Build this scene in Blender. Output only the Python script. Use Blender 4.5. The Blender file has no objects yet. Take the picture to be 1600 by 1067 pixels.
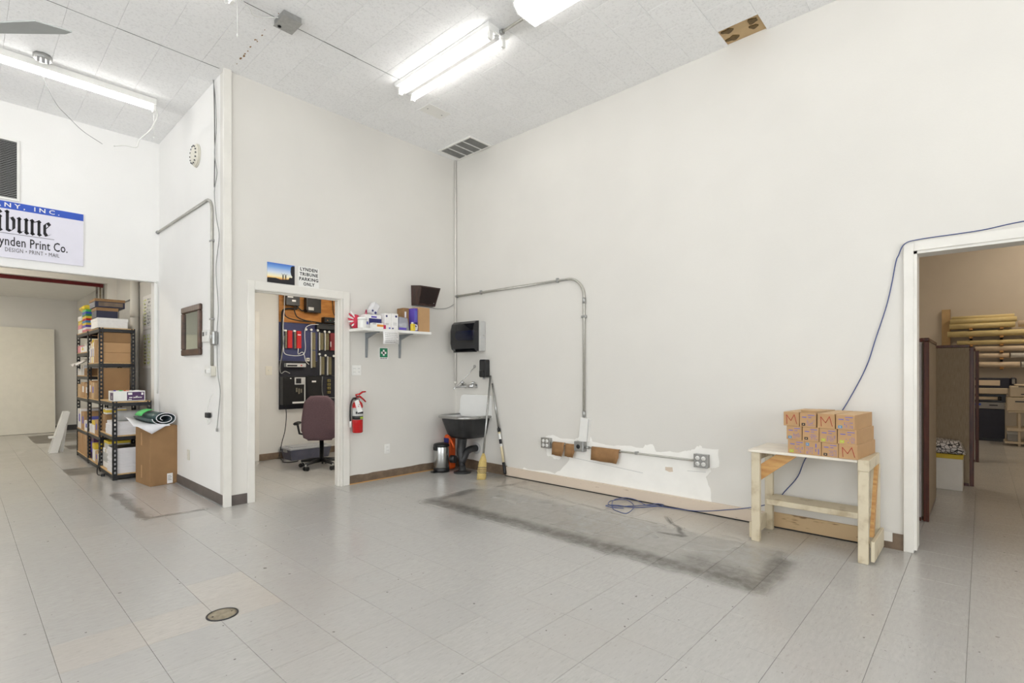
import bpy, bmesh, math, random
from mathutils import Vector, Matrix
PI = math.pi
random.seed(7)
SC = bpy.context.scene
COL = SC.collection

# ------------------------------------------------------------------ camera, world, exposure
cam_data = bpy.data.cameras.new('camera')
cam_data.sensor_width = 36.0
cam_data.lens = 797.0 / 1600.0 * 36.0
cam_data.shift_y = 46.5 / 1600.0
cam_data.clip_start = 0.05
camera = bpy.data.objects.new('camera', cam_data)
camera.location = (0, 0, 1.25)
camera.rotation_euler = (PI / 2, 0, -math.atan2(.7351, .6779))
COL.objects.link(camera)
SC.camera = camera

world = bpy.data.worlds.new('world')
world.use_nodes = True
world.node_tree.nodes['Background'].inputs[0].default_value = (.9, .95, 1, 1)
world.node_tree.nodes['Background'].inputs[1].default_value = .6
SC.world = world
SC.view_settings.view_transform = 'Standard'
SC.view_settings.look = 'None'
SC.view_settings.gamma = 1
SC.view_settings.use_curve_mapping = False
SC.view_settings.exposure = 0.33
SC.cycles.use_denoising = True
SC.cycles.use_adaptive_sampling = True
SC.cycles.adaptive_threshold = .035
SC.cycles.max_bounces = 8
SC.cycles.diffuse_bounces = 5
SC.cycles.glossy_bounces = 4
SC.cycles.sample_clamp_indirect = 6

TUBE = 9.0        # emission of bare fluorescent tubes
WRAP = 3.2         # emission of wrap-around diffusers
DIM = 22.0          # added diffusers in the storage rooms
CLOSET = 18.0
WARM = 22.0

# added area lights, filling the room from two added windows behind the camera
def added_fill(name, loc, rot, w, h, watt):
    l = bpy.data.lights.new(name, 'AREA'); l.shape = 'RECTANGLE'; l.size = w; l.size_y = h; l.energy = watt; l.color = (.95, .98, 1)
    o = bpy.data.objects.new(name, l); o.location = loc; o.rotation_euler = rot; COL.objects.link(o)
added_fill('added_fill_rear', (-.6, -4.66, 1.75), (PI / 2, 0, 0), 5.6, 2.3, 142)
added_fill('added_fill_left', (-4.66, 1.6, 1.75), (PI / 2, 0, -PI / 2), 6.0, 2.3, 126)

# ------------------------------------------------------------------ materials
def lin(c):
    return tuple((v / 255 / 12.92) if v / 255 <= .04045 else ((v / 255 + .055) / 1.055) ** 2.4 for v in c)

class S:
    """socket with arithmetic"""
    def __init__(s, nt, o): s.nt, s.o = nt, o
    def op(s, kind, *a):
        n = s.nt.nodes.new('ShaderNodeMath'); n.operation = kind
        for i, v in enumerate((s,) + a):
            if isinstance(v, S): s.nt.links.new(v.o, n.inputs[i])
            else: n.inputs[i].default_value = v
        return S(s.nt, n.outputs[0])
    def __add__(s, b): return s.op('ADD', b)
    def __radd__(s, b): return s.op('ADD', b)
    def __sub__(s, b): return s.op('SUBTRACT', b)
    def __mul__(s, b): return s.op('MULTIPLY', b)
    def __rmul__(s, b): return s.op('MULTIPLY', b)
    def __truediv__(s, b): return s.op('DIVIDE', b)
    def mx(s, b): return s.op('MAXIMUM', b)
    def mn(s, b): return s.op('MINIMUM', b)
    def abs(s): return s.op('ABSOLUTE')
    def clamp(s): return s.mx(0.0).mn(1.0)
    def smooth(s, a, b, lo=0.0, hi=1.0):
        n = s.nt.nodes.new('ShaderNodeMapRange'); n.interpolation_type = 'SMOOTHSTEP'
        s.nt.links.new(s.o, n.inputs[0])
        for i, v in zip((1, 2, 3, 4), (a, b, lo, hi)): n.inputs[i].default_value = v
        return S(s.nt, n.outputs[0])

def mix(nt, f, a, b, blend='MIX'):
    n = nt.nodes.new('ShaderNodeMix'); n.data_type = 'RGBA'; n.blend_type = blend
    for i, v in ((0, f), (6, a), (7, b)):
        if isinstance(v, S): nt.links.new(v.o, n.inputs[i])
        elif isinstance(v, (int, float)): n.inputs[i].default_value = v
        else: n.inputs[i].default_value = tuple(v[:3]) + (1,)
    return S(nt, n.outputs[2])

def coords(nt, stretch=(1, 1, 1), world=False):
    if world: o = nt.nodes.new('ShaderNodeNewGeometry').outputs['Position']
    else: o = nt.nodes.new('ShaderNodeTexCoord').outputs['Object']
    m = nt.nodes.new('ShaderNodeMapping'); m.inputs['Scale'].default_value = stretch
    nt.links.new(o, m.inputs[0])
    return S(nt, m.outputs[0])

def noise(nt, vec, scale, detail=3, rough=.55, dist=0, out=0):
    n = nt.nodes.new('ShaderNodeTexNoise')
    n.inputs['Scale'].default_value = scale; n.inputs['Detail'].default_value = detail
    n.inputs['Roughness'].default_value = rough; n.inputs['Distortion'].default_value = dist
    nt.links.new(vec.o, n.inputs['Vector'])
    return S(nt, n.outputs[out])

def bump(nt, h, strength, dist=.002):
    n = nt.nodes.new('ShaderNodeBump'); n.inputs['Strength'].default_value = strength
    n.inputs['Distance'].default_value = dist
    nt.links.new(h.o, n.inputs['Height'])
    return n.outputs[0]

def base(name):
    m = bpy.data.materials.new(name); m.use_nodes = True
    nt = m.node_tree; b = nt.nodes['Principled BSDF']
    return m, nt, b

def mat(name, rgb, rough=.55, metal=0, var=.06, scale=9, stretch=(1, 1, 1), bmp=0, bscale=150, rgb2=None, thr=None,
        spec=.5, emit=0, coat=0, trans=0, alpha=1, world=False):
    m, nt, b = base(name)
    c = lin(rgb)
    if var or rgb2:
        v = coords(nt, stretch, world)
        f = noise(nt, v, scale)
        if thr: f = f.smooth(thr[0], thr[1])
        else: f = f.smooth(.3, .7)
        lo = lin(rgb2) if rgb2 else tuple(x * (1 - var) for x in c)
        hi = c if rgb2 else tuple(min(1, x * (1 + var)) for x in c)
        k = mix(nt, f, lo, hi)
        nt.links.new(k.o, b.inputs['Base Color'])
        if bmp:
            nt.links.new(bump(nt, noise(nt, coords(nt, stretch, world), bscale, 2), bmp), b.inputs['Normal'])
    else:
        b.inputs['Base Color'].default_value = c + (1,)
    b.inputs['Roughness'].default_value = rough
    b.inputs['Metallic'].default_value = metal
    b.inputs['Specular IOR Level'].default_value = spec
    b.inputs['Coat Weight'].default_value = coat
    b.inputs['Transmission Weight'].default_value = trans
    b.inputs['Alpha'].default_value = alpha
    if emit:
        b.inputs['Emission Color'].default_value = c + (1,)
        b.inputs['Emission Strength'].default_value = emit
    return m

MATS = {}
def M(key):
    return MATS[key]
def defm(key, *a, **k): MATS[key] = mat(key, *a, **k)

defm('wall', (223, 220, 214), .62, var=.018, scale=1.3, bmp=.25, bscale=90, world=True, spec=.3)
defm('wall_cool', (243, 242, 240), .62, var=.018, scale=1.3, bmp=.25, bscale=90, world=True, spec=.3)
defm('patch_white', (250, 248, 243), .7, var=.02, scale=6, world=True, spec=.2)
defm('trim', (231, 228, 221), .4, var=.03, scale=5, world=True)
defm('office_wall', (208, 199, 186), .65, var=.03, scale=1.5, world=True)
defm('store_wall', (218, 216, 211), .65, var=.03, scale=1.5, world=True)
defm('tan_board', (196, 168, 126), .8, var=.08, scale=7, world=True)
defm('glue', (96, 74, 34), .6, var=.25, scale=40)
defm('slab', (126, 122, 115), .6, var=.2, scale=3, world=True)
defm('vinyl_brown', (118, 100, 82), .5, var=.18, scale=14, world=True)
defm('vinyl_dark', (96, 88, 84), .45, var=.1, scale=10, world=True)
defm('vinyl_black', (60, 58, 58), .5, var=.1, scale=10, world=True)
defm('gold_strip', (196, 150, 84), .5)
defm('white', (238, 237, 233), .45, var=.02)
defm('white_gloss', (240, 240, 238), .18, var=.01)
defm('paper', (240, 238, 236), .8, var=.03, scale=30)
defm('paper_edge', (232, 230, 232), .85, var=.06, scale=40, stretch=(.2, .2, 12))
defm('ivory', (226, 222, 209), .35, var=.02)
defm('galv', (168, 168, 166), .38, metal=.75, var=.08, scale=30)
defm('conduit', (190, 188, 180), .42, metal=.55, var=.06, scale=25)
defm('chrome', (205, 205, 205), .14, metal=1, var=0)
defm('steel', (176, 176, 174), .25, metal=.9, var=.05, scale=12)
defm('black', (22, 22, 24), .35, var=.2, scale=20)
defm('black_matte', (28, 28, 30), .6, var=.15, scale=20)
defm('black_gloss', (12, 14, 20), .08, var=0, coat=.4)
defm('smoked', (14, 16, 24), .08, var=0, coat=.4, alpha=.82)
defm('iron', (38, 38, 40), .42, var=.25, scale=12)
defm('hole', (10, 10, 10), .9, var=0)
defm('kraft', (186, 148, 106), .75, var=.05, scale=5, bmp=.1, bscale=60)
defm('kraft_dark', (150, 116, 78), .75, var=.06, scale=5)
defm('kraft_light', (204, 172, 132), .75, var=.05, scale=5)
defm('tape', (200, 172, 128), .25, var=.03)
defm('paperbag', (150, 112, 72), .7, var=.1, scale=16)
defm('wood_raw', (208, 164, 104), .6, rgb2=(182, 130, 74), scale=5, stretch=(9, 1.2, 9), world=True)
defm('wood_paint', (212, 200, 174), .55, rgb2=(184, 168, 138), scale=9, thr=(.28, .5), world=True)
defm('wood_board', (218, 202, 184), .6, rgb2=(150, 120, 90), scale=16, thr=(.24, .34), stretch=(1, .5, 2.4), world=True)
defm('wood_board2', (206, 178, 138), .6, rgb2=(120, 88, 56), scale=8, thr=(.3, .42), stretch=(1, .6, 3), world=True)
defm('bench_top', (232, 224, 210), .5, var=.05, scale=8, world=True)
defm('chipboard', (204, 170, 122), .7, var=.12, scale=60)
defm('rack_black', (17, 18, 23), .42, var=.1)
defm('walnut', (66, 42, 34), .4, rgb2=(44, 27, 22), scale=6, stretch=(9, 9, 1))
defm('grille_cloth', (34, 20, 17), .85, var=.12, scale=90)
defm('mirror_frame', (92, 66, 52), .4, rgb2=(66, 44, 34), scale=14)
defm('mirror', (178, 190, 186), .03, metal=1, var=0)
defm('red', (190, 14, 20), .22, var=.04, coat=.3)
defm('red_matte', (196, 22, 26), .5, var=.05)
defm('red_dark', (126, 38, 44), .5, var=.1)
defm('magenta', (196, 34, 92), .5, var=.05)
defm('crimson', (206, 48, 76), .5, var=.05)
defm('navy', (36, 38, 106), .45, var=.06)
defm('navy_dark', (28, 28, 58), .45, var=.08)
defm('blue', (44, 84, 188), .5, var=.03)
defm('violet', (92, 74, 178), .45, var=.06)
defm('purple', (74, 40, 88), .45, var=.06)
defm('green', (30, 132, 92), .5, var=.02)
defm('green_bright', (84, 196, 104), .35, var=.05)
defm('yellow', (226, 198, 60), .5, var=.06)
defm('yellow_green', (214, 222, 92), .6, var=.05)
defm('orange', (232, 92, 22), .4, var=.06)
defm('amber', (230, 150, 50), .45, var=.05)
defm('cyan', (70, 140, 190), .5, var=.04)
defm('lime', (176, 196, 60), .5, var=.04)
defm('pink', (226, 150, 160), .6, var=.05)
defm('grey', (150, 150, 150), .5, var=.05)
defm('grey_light', (196, 196, 194), .5, var=.04)
defm('grey_dark', (86, 86, 88), .5, var=.06)
defm('bracket', (142, 146, 150), .4, metal=.3, var=.05)
defm('ink', (32, 30, 34), .7, var=0)
defm('ink_soft', (96, 92, 92), .7, var=0)
defm('ink_blue', (98, 102, 186), .7, var=.05)
defm('marker', (176, 34, 38), .6, var=0)
defm('sign_white', (228, 226, 238), .3, var=.01)
defm('plastic_clear', (214, 218, 232), .15, var=.03, trans=.55, alpha=.75)
defm('plastic_bag', (236, 234, 236), .3, var=.05, trans=.15)
defm('straw', (216, 194, 128), .8, rgb2=(176, 148, 84), scale=30, stretch=(14, 14, .6))
defm('cream', (222, 208, 172), .4, var=.06)
defm('cable_black', (18, 18, 20), .5, var=0)
defm('cable_blue', (60, 76, 128), .45, var=0)
defm('cable_white', (230, 230, 226), .45, var=0)
defm('cable_grey', (150, 150, 148), .45, var=0)
defm('chair_cloth', (104, 82, 88), .92, var=.12, scale=120, bmp=.3, bscale=400)
defm('ply', (196, 134, 58), .55, rgb2=(172, 108, 40), scale=4, stretch=(1.2, 8, 6))
defm('board_blue', (62, 66, 104), .7, var=.1, scale=8)
defm('board_dark', (36, 36, 44), .7, var=.15, scale=8)
defm('olive', (128, 116, 66), .55, var=.12, scale=50)
defm('terminal', (118, 112, 96), .55, var=.25, scale=90)
defm('tote', (104, 106, 124), .25, var=.1, trans=.25)
defm('tote_lid', (176, 178, 182), .35, var=.04)
defm('drain', (152, 142, 122), .45, metal=.35, var=.2, scale=30)
defm('fabric', (172, 158, 138), .9, rgb2=(150, 136, 116), scale=26, stretch=(14, 14, .5))
defm('fabric_grey', (166, 158, 156), .9, var=.06, scale=60)
defm('mahogany', (96, 44, 24), .35, rgb2=(68, 28, 16), scale=6, stretch=(9, 9, .8))
defm('machine', (204, 190, 166), .45, var=.03)
defm('machine_dark', (40, 42, 58), .5, var=.06)
defm('roll_paper', (232, 214, 190), .7, var=.03)
defm('roll_yellow', (226, 208, 154), .7, var=.05)
defm('banner_dark', (56, 66, 74), .3, rgb2=(70, 96, 92), scale=6)
defm('banner_white', (232, 232, 236), .35, var=.04)
defm('fan', (176, 180, 178), .45, var=.03)
defm('vent_grey', (150, 150, 148), .6, var=.1, scale=40)
defm('added_window_glass', (226, 236, 240), .05, var=0, trans=.9)
defm('added_tray_glow', (255, 253, 250), .4, var=0, emit=20.0)
defm('tube_glow', (255, 253, 250), .4, var=0, emit=TUBE)
defm('wrap_glow', (255, 254, 252), .4, var=0, emit=WRAP)
defm('dim_glow', (255, 246, 230), .4, var=0, emit=DIM)
defm('closet_glow', (255, 248, 236), .4, var=0, emit=CLOSET)
defm('added_office_glow', (255, 240, 218), .4, var=0, emit=9.0)
defm('warm_glow', (255, 238, 214), .4, var=0, emit=WARM)

# ---- ceiling tile: white fissured fibre
def make_ceiling_mat():
    m, nt, b = base('ceiling_fibre')
    v = coords(nt, (1, 1, 1), True)
    oi = nt.nodes.new('ShaderNodeObjectInfo'); r = S(nt, oi.outputs['Random'])
    n1 = noise(nt, v, 55, 4, .7)
    pit = n1.smooth(.36, .5)
    c = mix(nt, pit, lin((236, 236, 236)), lin((247, 247, 247)))
    tone = r.smooth(0, 1, .98, 1.0)
    k = mix(nt, 1.0, c, (1, 1, 1), 'MULTIPLY')
    cb = nt.nodes.new('ShaderNodeCombineColor')
    for i in range(3): nt.links.new(tone.o, cb.inputs[i])
    nt.links.new(cb.outputs[0], k.o.node.inputs[7])
    nt.links.new(k.o, b.inputs['Base Color'])
    b.inputs['Roughness'].default_value = .9
    b.inputs['Specular IOR Level'].default_value = .15
    nt.links.new(bump(nt, n1, .3, .004), b.inputs['Normal'])
    return m
MATS['ceil'] = make_ceiling_mat()

# ---- floor tile: vinyl composition tile, streaks, scuffs and the dirt left where machines stood
def make_floor_mat(name, rgb, dirt=True):
    m, nt, b = base(name)
    g = nt.nodes.new('ShaderNodeNewGeometry')
    P = S(nt, g.outputs['Position'])
    oi = nt.nodes.new('ShaderNodeObjectInfo')
    rnd = S(nt, oi.outputs['Random']); isl = S(nt, g.outputs['Random Per Island'])
    c = lin(rgb)
    st = noise(nt, coords(nt, (16, 60, 1), True), 1.0, 4, .65)
    big = noise(nt, coords(nt, (1, 1, 1), True), 1.1, 3)
    col = mix(nt, st.smooth(.35, .68), tuple(x * .93 for x in c), tuple(x * 1.03 for x in c))
    tone = (rnd + isl) * .5
    col = mix(nt, tone.smooth(.2, .8) * .5, col, tuple(x * y for x, y in zip(c, (.93, .93, .94))))
    col = mix(nt, big.smooth(.45, .7) * .35, col, tuple(x * y for x, y in zip(c, (.93, .9, .87))))
    rough = big.smooth(.3, .7, .19, .25)
    if dirt:
        sp = nt.nodes.new('ShaderNodeSeparateXYZ'); nt.links.new(P.o, sp.inputs[0])
        w1 = noise(nt, coords(nt, (1, 1, 1), True), 5, 1.5, .5)
        w2 = noise(nt, coords(nt, (1, 1, 1), True), 14, 4, .7)
        w3 = noise(nt, coords(nt, (1, 1, 1), True), 3.1, 1.5, .5)
        x = S(nt, sp.outputs[0]) + (w1 - .5) * .09; y = S(nt, sp.outputs[1]) + (w3 - .5) * .12
        def seg(ax, ay, bx, by, wd, soft, k=1.0):
            dx, dy = bx - ax, by - ay
            px, py = x - ax, y - ay
            t = ((px * dx + py * dy) * (1 / (dx * dx + dy * dy))).clamp()
            ex, ey = px - t * dx, py - t * dy
            d = (ex * ex + ey * ey).op('SQRT')
            return d.smooth(wd, wd + soft, k, 0.0)
        def rect(x0, x1, y0, y1, s):
            return x.smooth(x0 - s, x0 + s) * x.smooth(x1 - s, x1 + s, 1, 0) * y.smooth(y0 - s, y0 + s) * y.smooth(y1 - s, y1 + s, 1, 0)
        grain = w2.smooth(.3, .66, .55, 1.0)
        fill = rect(3.1, 3.86, .98, 3.9, .04) * .5
        tan = rect(3.85, 4.5, .9, 4.2, .08) * .45
        dark = seg(3.1, 3.9, 3.13, .97, .03, .13, .8)
        dark = dark.mx(seg(3.08, 3.91, 3.68, 3.93, .01, .08, .75))
        dark = dark.mx(seg(3.12, .95, 3.66, .96, .012, .12, .7))
        dark = dark.mx(seg(3.3, 1.35, 3.2, 1.05, .02, .2, .55))
        dark = dark.mx(seg(4.13, 3.8, 3.9, 2.4, .0, .035, .6))
        dark = dark.mx(seg(3.9, 2.4, 3.88, 1.9, .0, .03, .5))
        dark = dark.mx(seg(3.95, 3.88, 4.35, 3.78, .004, .03, .55))
        dark = dark.mx(seg(4.1, 1.97, 3.86, 1.75, .004, .035, .95))
        dark = dark.mx(seg(3.86, 1.75, 3.7, 1.68, .002, .03, .9))
        dark = dark.mx(seg(3.72, 1.68, 3.69, 1.83, .012, .03, .9))
        dark = dark.mx(seg(1.07, 6.45, 1.05, 5.21, .02, .08, .75) * x.smooth(1.02, 1.05))
        dark = dark.mx(seg(1.05, 5.21, 1.5, 5.19, .005, .05, .7))
        dark = dark.mx(seg(4.35, 5.1, 4.38, 4.25, .05, .2, .45))
        warm = rect(1.05, 1.66, 5.2, 6.6, .03) * .3
        col = mix(nt, tan, col, lin((176, 164, 146)))
        col = mix(nt, warm, col, lin((186, 170, 162)))
        col = mix(nt, fill * grain, col, lin((122, 116, 104)))
        col = mix(nt, dark * grain, col, lin((70, 66, 58)))
        speck = noise(nt, coords(nt, (1, 1, 1), True), 30, 1, .4).smooth(.765, .79)
        col = mix(nt, speck * .7, col, lin((70, 64, 58)))
        rough = rough + (fill + dark) * .12
    fl = noise(nt, coords(nt, (24, 80, 1), True), 1.0, 2, .6)
    col = mix(nt, fl.smooth(.60, .70) * .17, col, lin((120, 110, 98)))
    nt.links.new(col.o, b.inputs['Base Color'])
    nt.links.new(rough.o, b.inputs['Roughness'])
    nt.links.new(bump(nt, noise(nt, coords(nt, (1, 1, 1), True), 9, 2), .04, .004), b.inputs['Normal'])
    b.inputs['Specular IOR Level'].default_value = .5
    return m
MATS['tile'] = make_floor_mat('floor_vinyl', (185, 183, 179))
MATS['tile_warm'] = make_floor_mat('floor_vinyl_warm', (191, 186, 179), False)

# ------------------------------------------------------------------ mesh building
class MB:
    def __init__(s, o=(0, 0, 0)): s.bm = bmesh.new(); s.o = Vector(o)
    def _add(s, vs, fs, smooth=False):
        b = [s.bm.verts.new(Vector(v) - s.o) for v in vs]
        out = []
        for f in fs:
            try:
                k = s.bm.faces.new([b[i] for i in f]); k.smooth = smooth; out.append(k)
            except ValueError: pass
        return b, out
    def box(s, x0, x1, y0, y1, z0, z1, bev=0, rot=None, piv=None):
        vs = [(x, y, z) for z in (z0, z1) for y in (y0, y1) for x in (x0, x1)]
        if rot is not None:
            c = Vector(piv if piv is not None else ((x0 + x1) / 2, (y0 + y1) / 2, (z0 + z1) / 2))
            vs = [c + rot @ (Vector(v) - c) for v in vs]
        b, f = s._add(vs, [(0, 2, 3, 1), (4, 5, 7, 6), (0, 1, 5, 4), (2, 6, 7, 3), (0, 4, 6, 2), (1, 3, 7, 5)])
        if bev:
            es = set(e for k in f for e in k.edges)
            bmesh.ops.bevel(s.bm, geom=list(es), offset=bev, segments=1, affect='EDGES')
        return s
    def hexa(s, bot, top):
        """eight corners: 4 bottom ccw, 4 top ccw"""
        s._add(list(bot) + list(top), [(3, 2, 1, 0), (4, 5, 6, 7), (0, 1, 5, 4), (1, 2, 6, 5), (2, 3, 7, 6), (3, 0, 4, 7)])
        return s
    def quad(s, a, b, c, d): s._add([a, b, c, d], [(0, 1, 2, 3)]); return s
    def tube(s, pts, r, seg=8, cap=True, closed=False):
        pts = [Vector(p) for p in pts]; n = len(pts)
        rs = r if isinstance(r, (list, tuple)) else [r] * n
        rings = []; up = None
        for i, p in enumerate(pts):
            a = pts[max(0, i - 1)]; b = pts[min(n - 1, i + 1)]
            if closed: a = pts[i - 1]; b = pts[(i + 1) % n]
            d = (b - a).normalized()
            if up is None:
                up = Vector((0, 0, 1)) if abs(d.z) < .9 else Vector((1, 0, 0))
            u = (up - d * up.dot(d))
            if u.length < 1e-5: u = d.orthogonal()
            u.normalize(); up = u; w = d.cross(u)
            rings.append([p + (u * math.cos(2 * PI * k / seg) + w * math.sin(2 * PI * k / seg)) * rs[i] for k in range(seg)])
        vs = [v for q in rings for v in q]; fs = []
        m = n if closed else n - 1
        for i in range(m):
            j = (i + 1) % n
            for k in range(seg):
                l = (k + 1) % seg
                fs.append((i * seg + k, i * seg + l, j * seg + l, j * seg + k))
        b, f = s._add(vs, fs, True)
        if cap and not closed:
            for ring in (b[:seg][::-1], b[-seg:]):
                try: s.bm.faces.new(ring)
                except ValueError: pass
        return s
    def cyl(s, p, q, r, seg=16, r2=None): return s.tube([p, q], [r, r if r2 is None else r2], seg)
    def lathe(s, prof, c=(0, 0, 0), seg=24, axis='z', sx=1, sy=1):
        c = Vector(c); vs = []; fs = []
        for r, h in prof:
            for k in range(seg):
                a = 2 * PI * k / seg; u, v = r * math.cos(a) * sx, r * math.sin(a) * sy
                vs.append(c + (Vector((u, v, h)) if axis == 'z' else Vector((h, u, v)) if axis == 'x' else Vector((u, h, v))))
        n = len(prof)
        for i in range(n - 1):
            for k in range(seg):
                l = (k + 1) % seg
                fs.append((i * seg + k, i * seg + l, (i + 1) * seg + l, (i + 1) * seg + k))
        b, f = s._add(vs, fs, True)
        for i, ring in ((0, b[:seg]), (1, b[-seg:])):
            if prof[0 if i == 0 else -1][0] > 1e-6:
                try: s.bm.faces.new(ring)
                except ValueError: pass
        return s
    def prism(s, poly, axis, a, b):
        """polygon in the two other axes (x:(y,z)  y:(x,z)  z:(x,y)) extruded from a to b"""
        def P(u, v, t): return (t, u, v) if axis == 'x' else (u, t, v) if axis == 'y' else (u, v, t)
        n = len(poly)
        vs = [P(u, v, a) for u, v in poly] + [P(u, v, b) for u, v in poly]
        s._add(vs, [tuple(range(n))[::-1], tuple(range(n, 2 * n))] + [(i, (i + 1) % n, n + (i + 1) % n, n + i) for i in range(n)])
        return s
    def sheet(s, rows, th=0):
        """grid of points; th gives thickness along +normal by solidify"""
        n, m = len(rows), len(rows[0])
        b, f = s._add([p for r in rows for p in r], [(i * m + j, i * m + j + 1, (i + 1) * m + j + 1, (i + 1) * m + j) for i in range(n - 1) for j in range(m - 1)], True)
        if th:
            bmesh.ops.recalc_face_normals(s.bm, faces=f)
            bmesh.ops.solidify(s.bm, geom=f, thickness=th)
        return s
    def mesh(s, name, keep=False):
        me = bpy.data.meshes.new(name)
        if not keep: bmesh.ops.recalc_face_normals(s.bm, faces=s.bm.faces[:])
        s.bm.to_mesh(me); s.bm.free()
        return me

def link(o, parent=None):
    COL.objects.link(o)
    if parent is not None: o.parent = parent
    return o
def props(o, label=None, cat=None, group=None, kind=None):
    for k, v in (('label', label), ('category', cat), ('group', group), ('kind', kind)):
        if v: o[k] = v
    return o
def thing(name, label, cat, loc=(0, 0, 0), rz=0, group=None):
    o = bpy.data.objects.new(name, None); o.empty_display_size = .05
    o.location = loc; o.rotation_euler = (0, 0, rz)
    return props(link(o), label, cat, group)
def part(root, name, mb, m, label=None, kind=None, smooth=None):
    me = mb.mesh(name); me.materials.append(M(m) if isinstance(m, str) else m)
    o = bpy.data.objects.new(name, me)
    return props(link(o, root), label, kind=kind)
def solo(name, mb, m, label, cat, group=None):
    me = mb.mesh(name); me.materials.append(M(m))
    lo = Vector((min(v.co.x for v in me.vertices), min(v.co.y for v in me.vertices), min(v.co.z for v in me.vertices)))
    hi = Vector((max(v.co.x for v in me.vertices), max(v.co.y for v in me.vertices), max(v.co.z for v in me.vertices)))
    p = Vector(((lo.x + hi.x) / 2, (lo.y + hi.y) / 2, lo.z))
    me.transform(Matrix.Translation(-p))
    o = bpy.data.objects.new(name, me); o.location = p
    return props(link(o), label, cat, group)
def struct(name, mb, m, label=None, parent=None):
    me = mb.mesh(name); me.materials.append(M(m))
    o = bpy.data.objects.new(name, me); link(o, parent)
    return props(o, label, kind='structure' if parent is None else None)
def text_mesh(body, size, bold=0.0, space=1.0, align='CENTER', wid=1.0):
    cu = bpy.data.curves.new('lettering', 'FONT'); cu.body = body; cu.size = size
    cu.align_x = align; cu.align_y = 'CENTER'; cu.offset = bold; cu.space_character = space; cu.resolution_u = 2
    ob = bpy.data.objects.new('lettering', cu); COL.objects.link(ob)
    dg = bpy.context.evaluated_depsgraph_get()
    me = bpy.data.meshes.new_from_object(ob.evaluated_get(dg))
    bpy.data.objects.remove(ob); bpy.data.curves.remove(cu)
    me.transform(Matrix.Scale(wid, 4, (1, 0, 0)))
    return me
ROT_Y = (PI / 2, 0, 0)            # lettering that faces -y
ROT_X = (PI / 2, 0, -PI / 2)      # lettering that faces -x
def lettering(root, body, size, loc, rot, m='ink', fit=None, **k):
    me = text_mesh(body, size, **k)
    if fit:
        w = max(v.co.x for v in me.vertices) - min(v.co.x for v in me.vertices)
        me.transform(Matrix.Scale(fit / w, 4, (1, 0, 0))); me.name = 'lettering'; me.materials.clear(); me.materials.append(M(m))
    o = bpy.data.objects.new('lettering', me); o.location = loc; o.rotation_euler = rot
    return link(o, root)
def copy_tree(o, parent=None):
    c = o.copy(); COL.objects.link(c)
    if parent is not None: c.parent = parent
    for ch in list(o.children): copy_tree(ch, c)
    return c
def arc(c, r, a0, a1, n, plane='xz'):
    out = []
    for i in range(n + 1):
        a = a0 + (a1 - a0) * i / n; u, v = r * math.cos(a), r * math.sin(a)
        out.append(Vector(c) + (Vector((u, 0, v)) if plane == 'xz' else Vector((0, u, v)) if plane == 'yz' else Vector((u, v, 0))))
    return out
def smooth_path(pts, n=6):
    pts = [Vector(p) for p in pts]; out = []
    q = [pts[0] * 2 - pts[1]] + pts + [pts[-1] * 2 - pts[-2]]
    for i in range(1, len(q) - 2):
        a, b, c, d = q[i - 1:i + 3]
        for k in range(n):
            t = k / n
            out.append(.5 * ((2 * b) + (c - a) * t + (2 * a - 5 * b + 4 * c - d) * t * t + (3 * b - a - 3 * c + d) * t ** 3))
    out.append(pts[-1])
    return out

# ================================================================== THE SETTING
XR, YB, XA, YL, ZC = 4.46, 5.13, 1.66, 7.41, 4.03
FW = Vector((.7351, .6779)); RT = Vector((.6779, -.7351))
def in_view(x, y, z, mar=.06):
    d = x * FW.x + y * FW.y; r = x * RT.x + y * RT.y
    if d < .3: return None
    u = 800 + 797 * r / d; v = 580 - 797 * (z - 1.25) / d
    return d if -1600 * mar < u < 1600 * (1 + mar) and -1067 * mar < v < 1067 * (1 + mar) else None

# floor: slab, tiles
floor = struct('floor', MB().box(-4.7, 15.2, -4.7, 15.0, -.12, -.004), 'slab', 'grey speckled vinyl tile floor with worn dirty strips')
TS, FX, FY = .3055, .28, .05
def tile_mesh(sz, th, gap, bev):
    return MB().box(gap, sz - gap, gap, sz - gap, -th, 0, bev)
tm = tile_mesh(TS, .0045, .0007, .0006).mesh('floor_tile'); tm.materials.append(M('tile'))
tmw = tile_mesh(TS, .0045, .0007, .0006).mesh('floor_tile'); tmw.materials.append(M('tile_warm'))
HOLES = [(1.02, 1.75, 11.9, 13.5), (1.12, 1.75, 10.6, 11.5), (1.0, 1.25, 7.85, 8.75)]
WARM_T = [(.6, 3.1), (.95, 3.2), (1.0, 2.9), (.4, 3.1)]
cells = []
def in_floor(x, y):
    if -4.6 < x < 4.46 and -4.6 < y < 7.45: return not (x > 1.7 and y > 5.1) or (1.75 < x and y < 7.4)
    if -3.6 < x < 1.9 and 7.4 < y < 14.5: return True
    if 4.46 <= x < 13.2 and -3 < y < 3: return True
    return False
for i in range(-17, 45):
    for j in range(-17, 49):
        cx, cy = FX + i * TS + TS / 2, FY + j * TS + TS / 2
        if not in_floor(cx, cy): continue
        if any(a < cx < b and c < cy < d for a, b, c, d in HOLES): continue
        d = in_view(cx, cy, 0)
        cells.append((d if d else 1e3 + abs(cx) + abs(cy), cx - TS / 2, cy - TS / 2))
cells.sort()
warm_cells = set()
for wx, wy in WARM_T:
    warm_cells.add((round((wx - FX) // 1 * 0 + math.floor((wx - FX) / TS)), math.floor((wy - FY) / TS)))
rest = MB()
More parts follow.
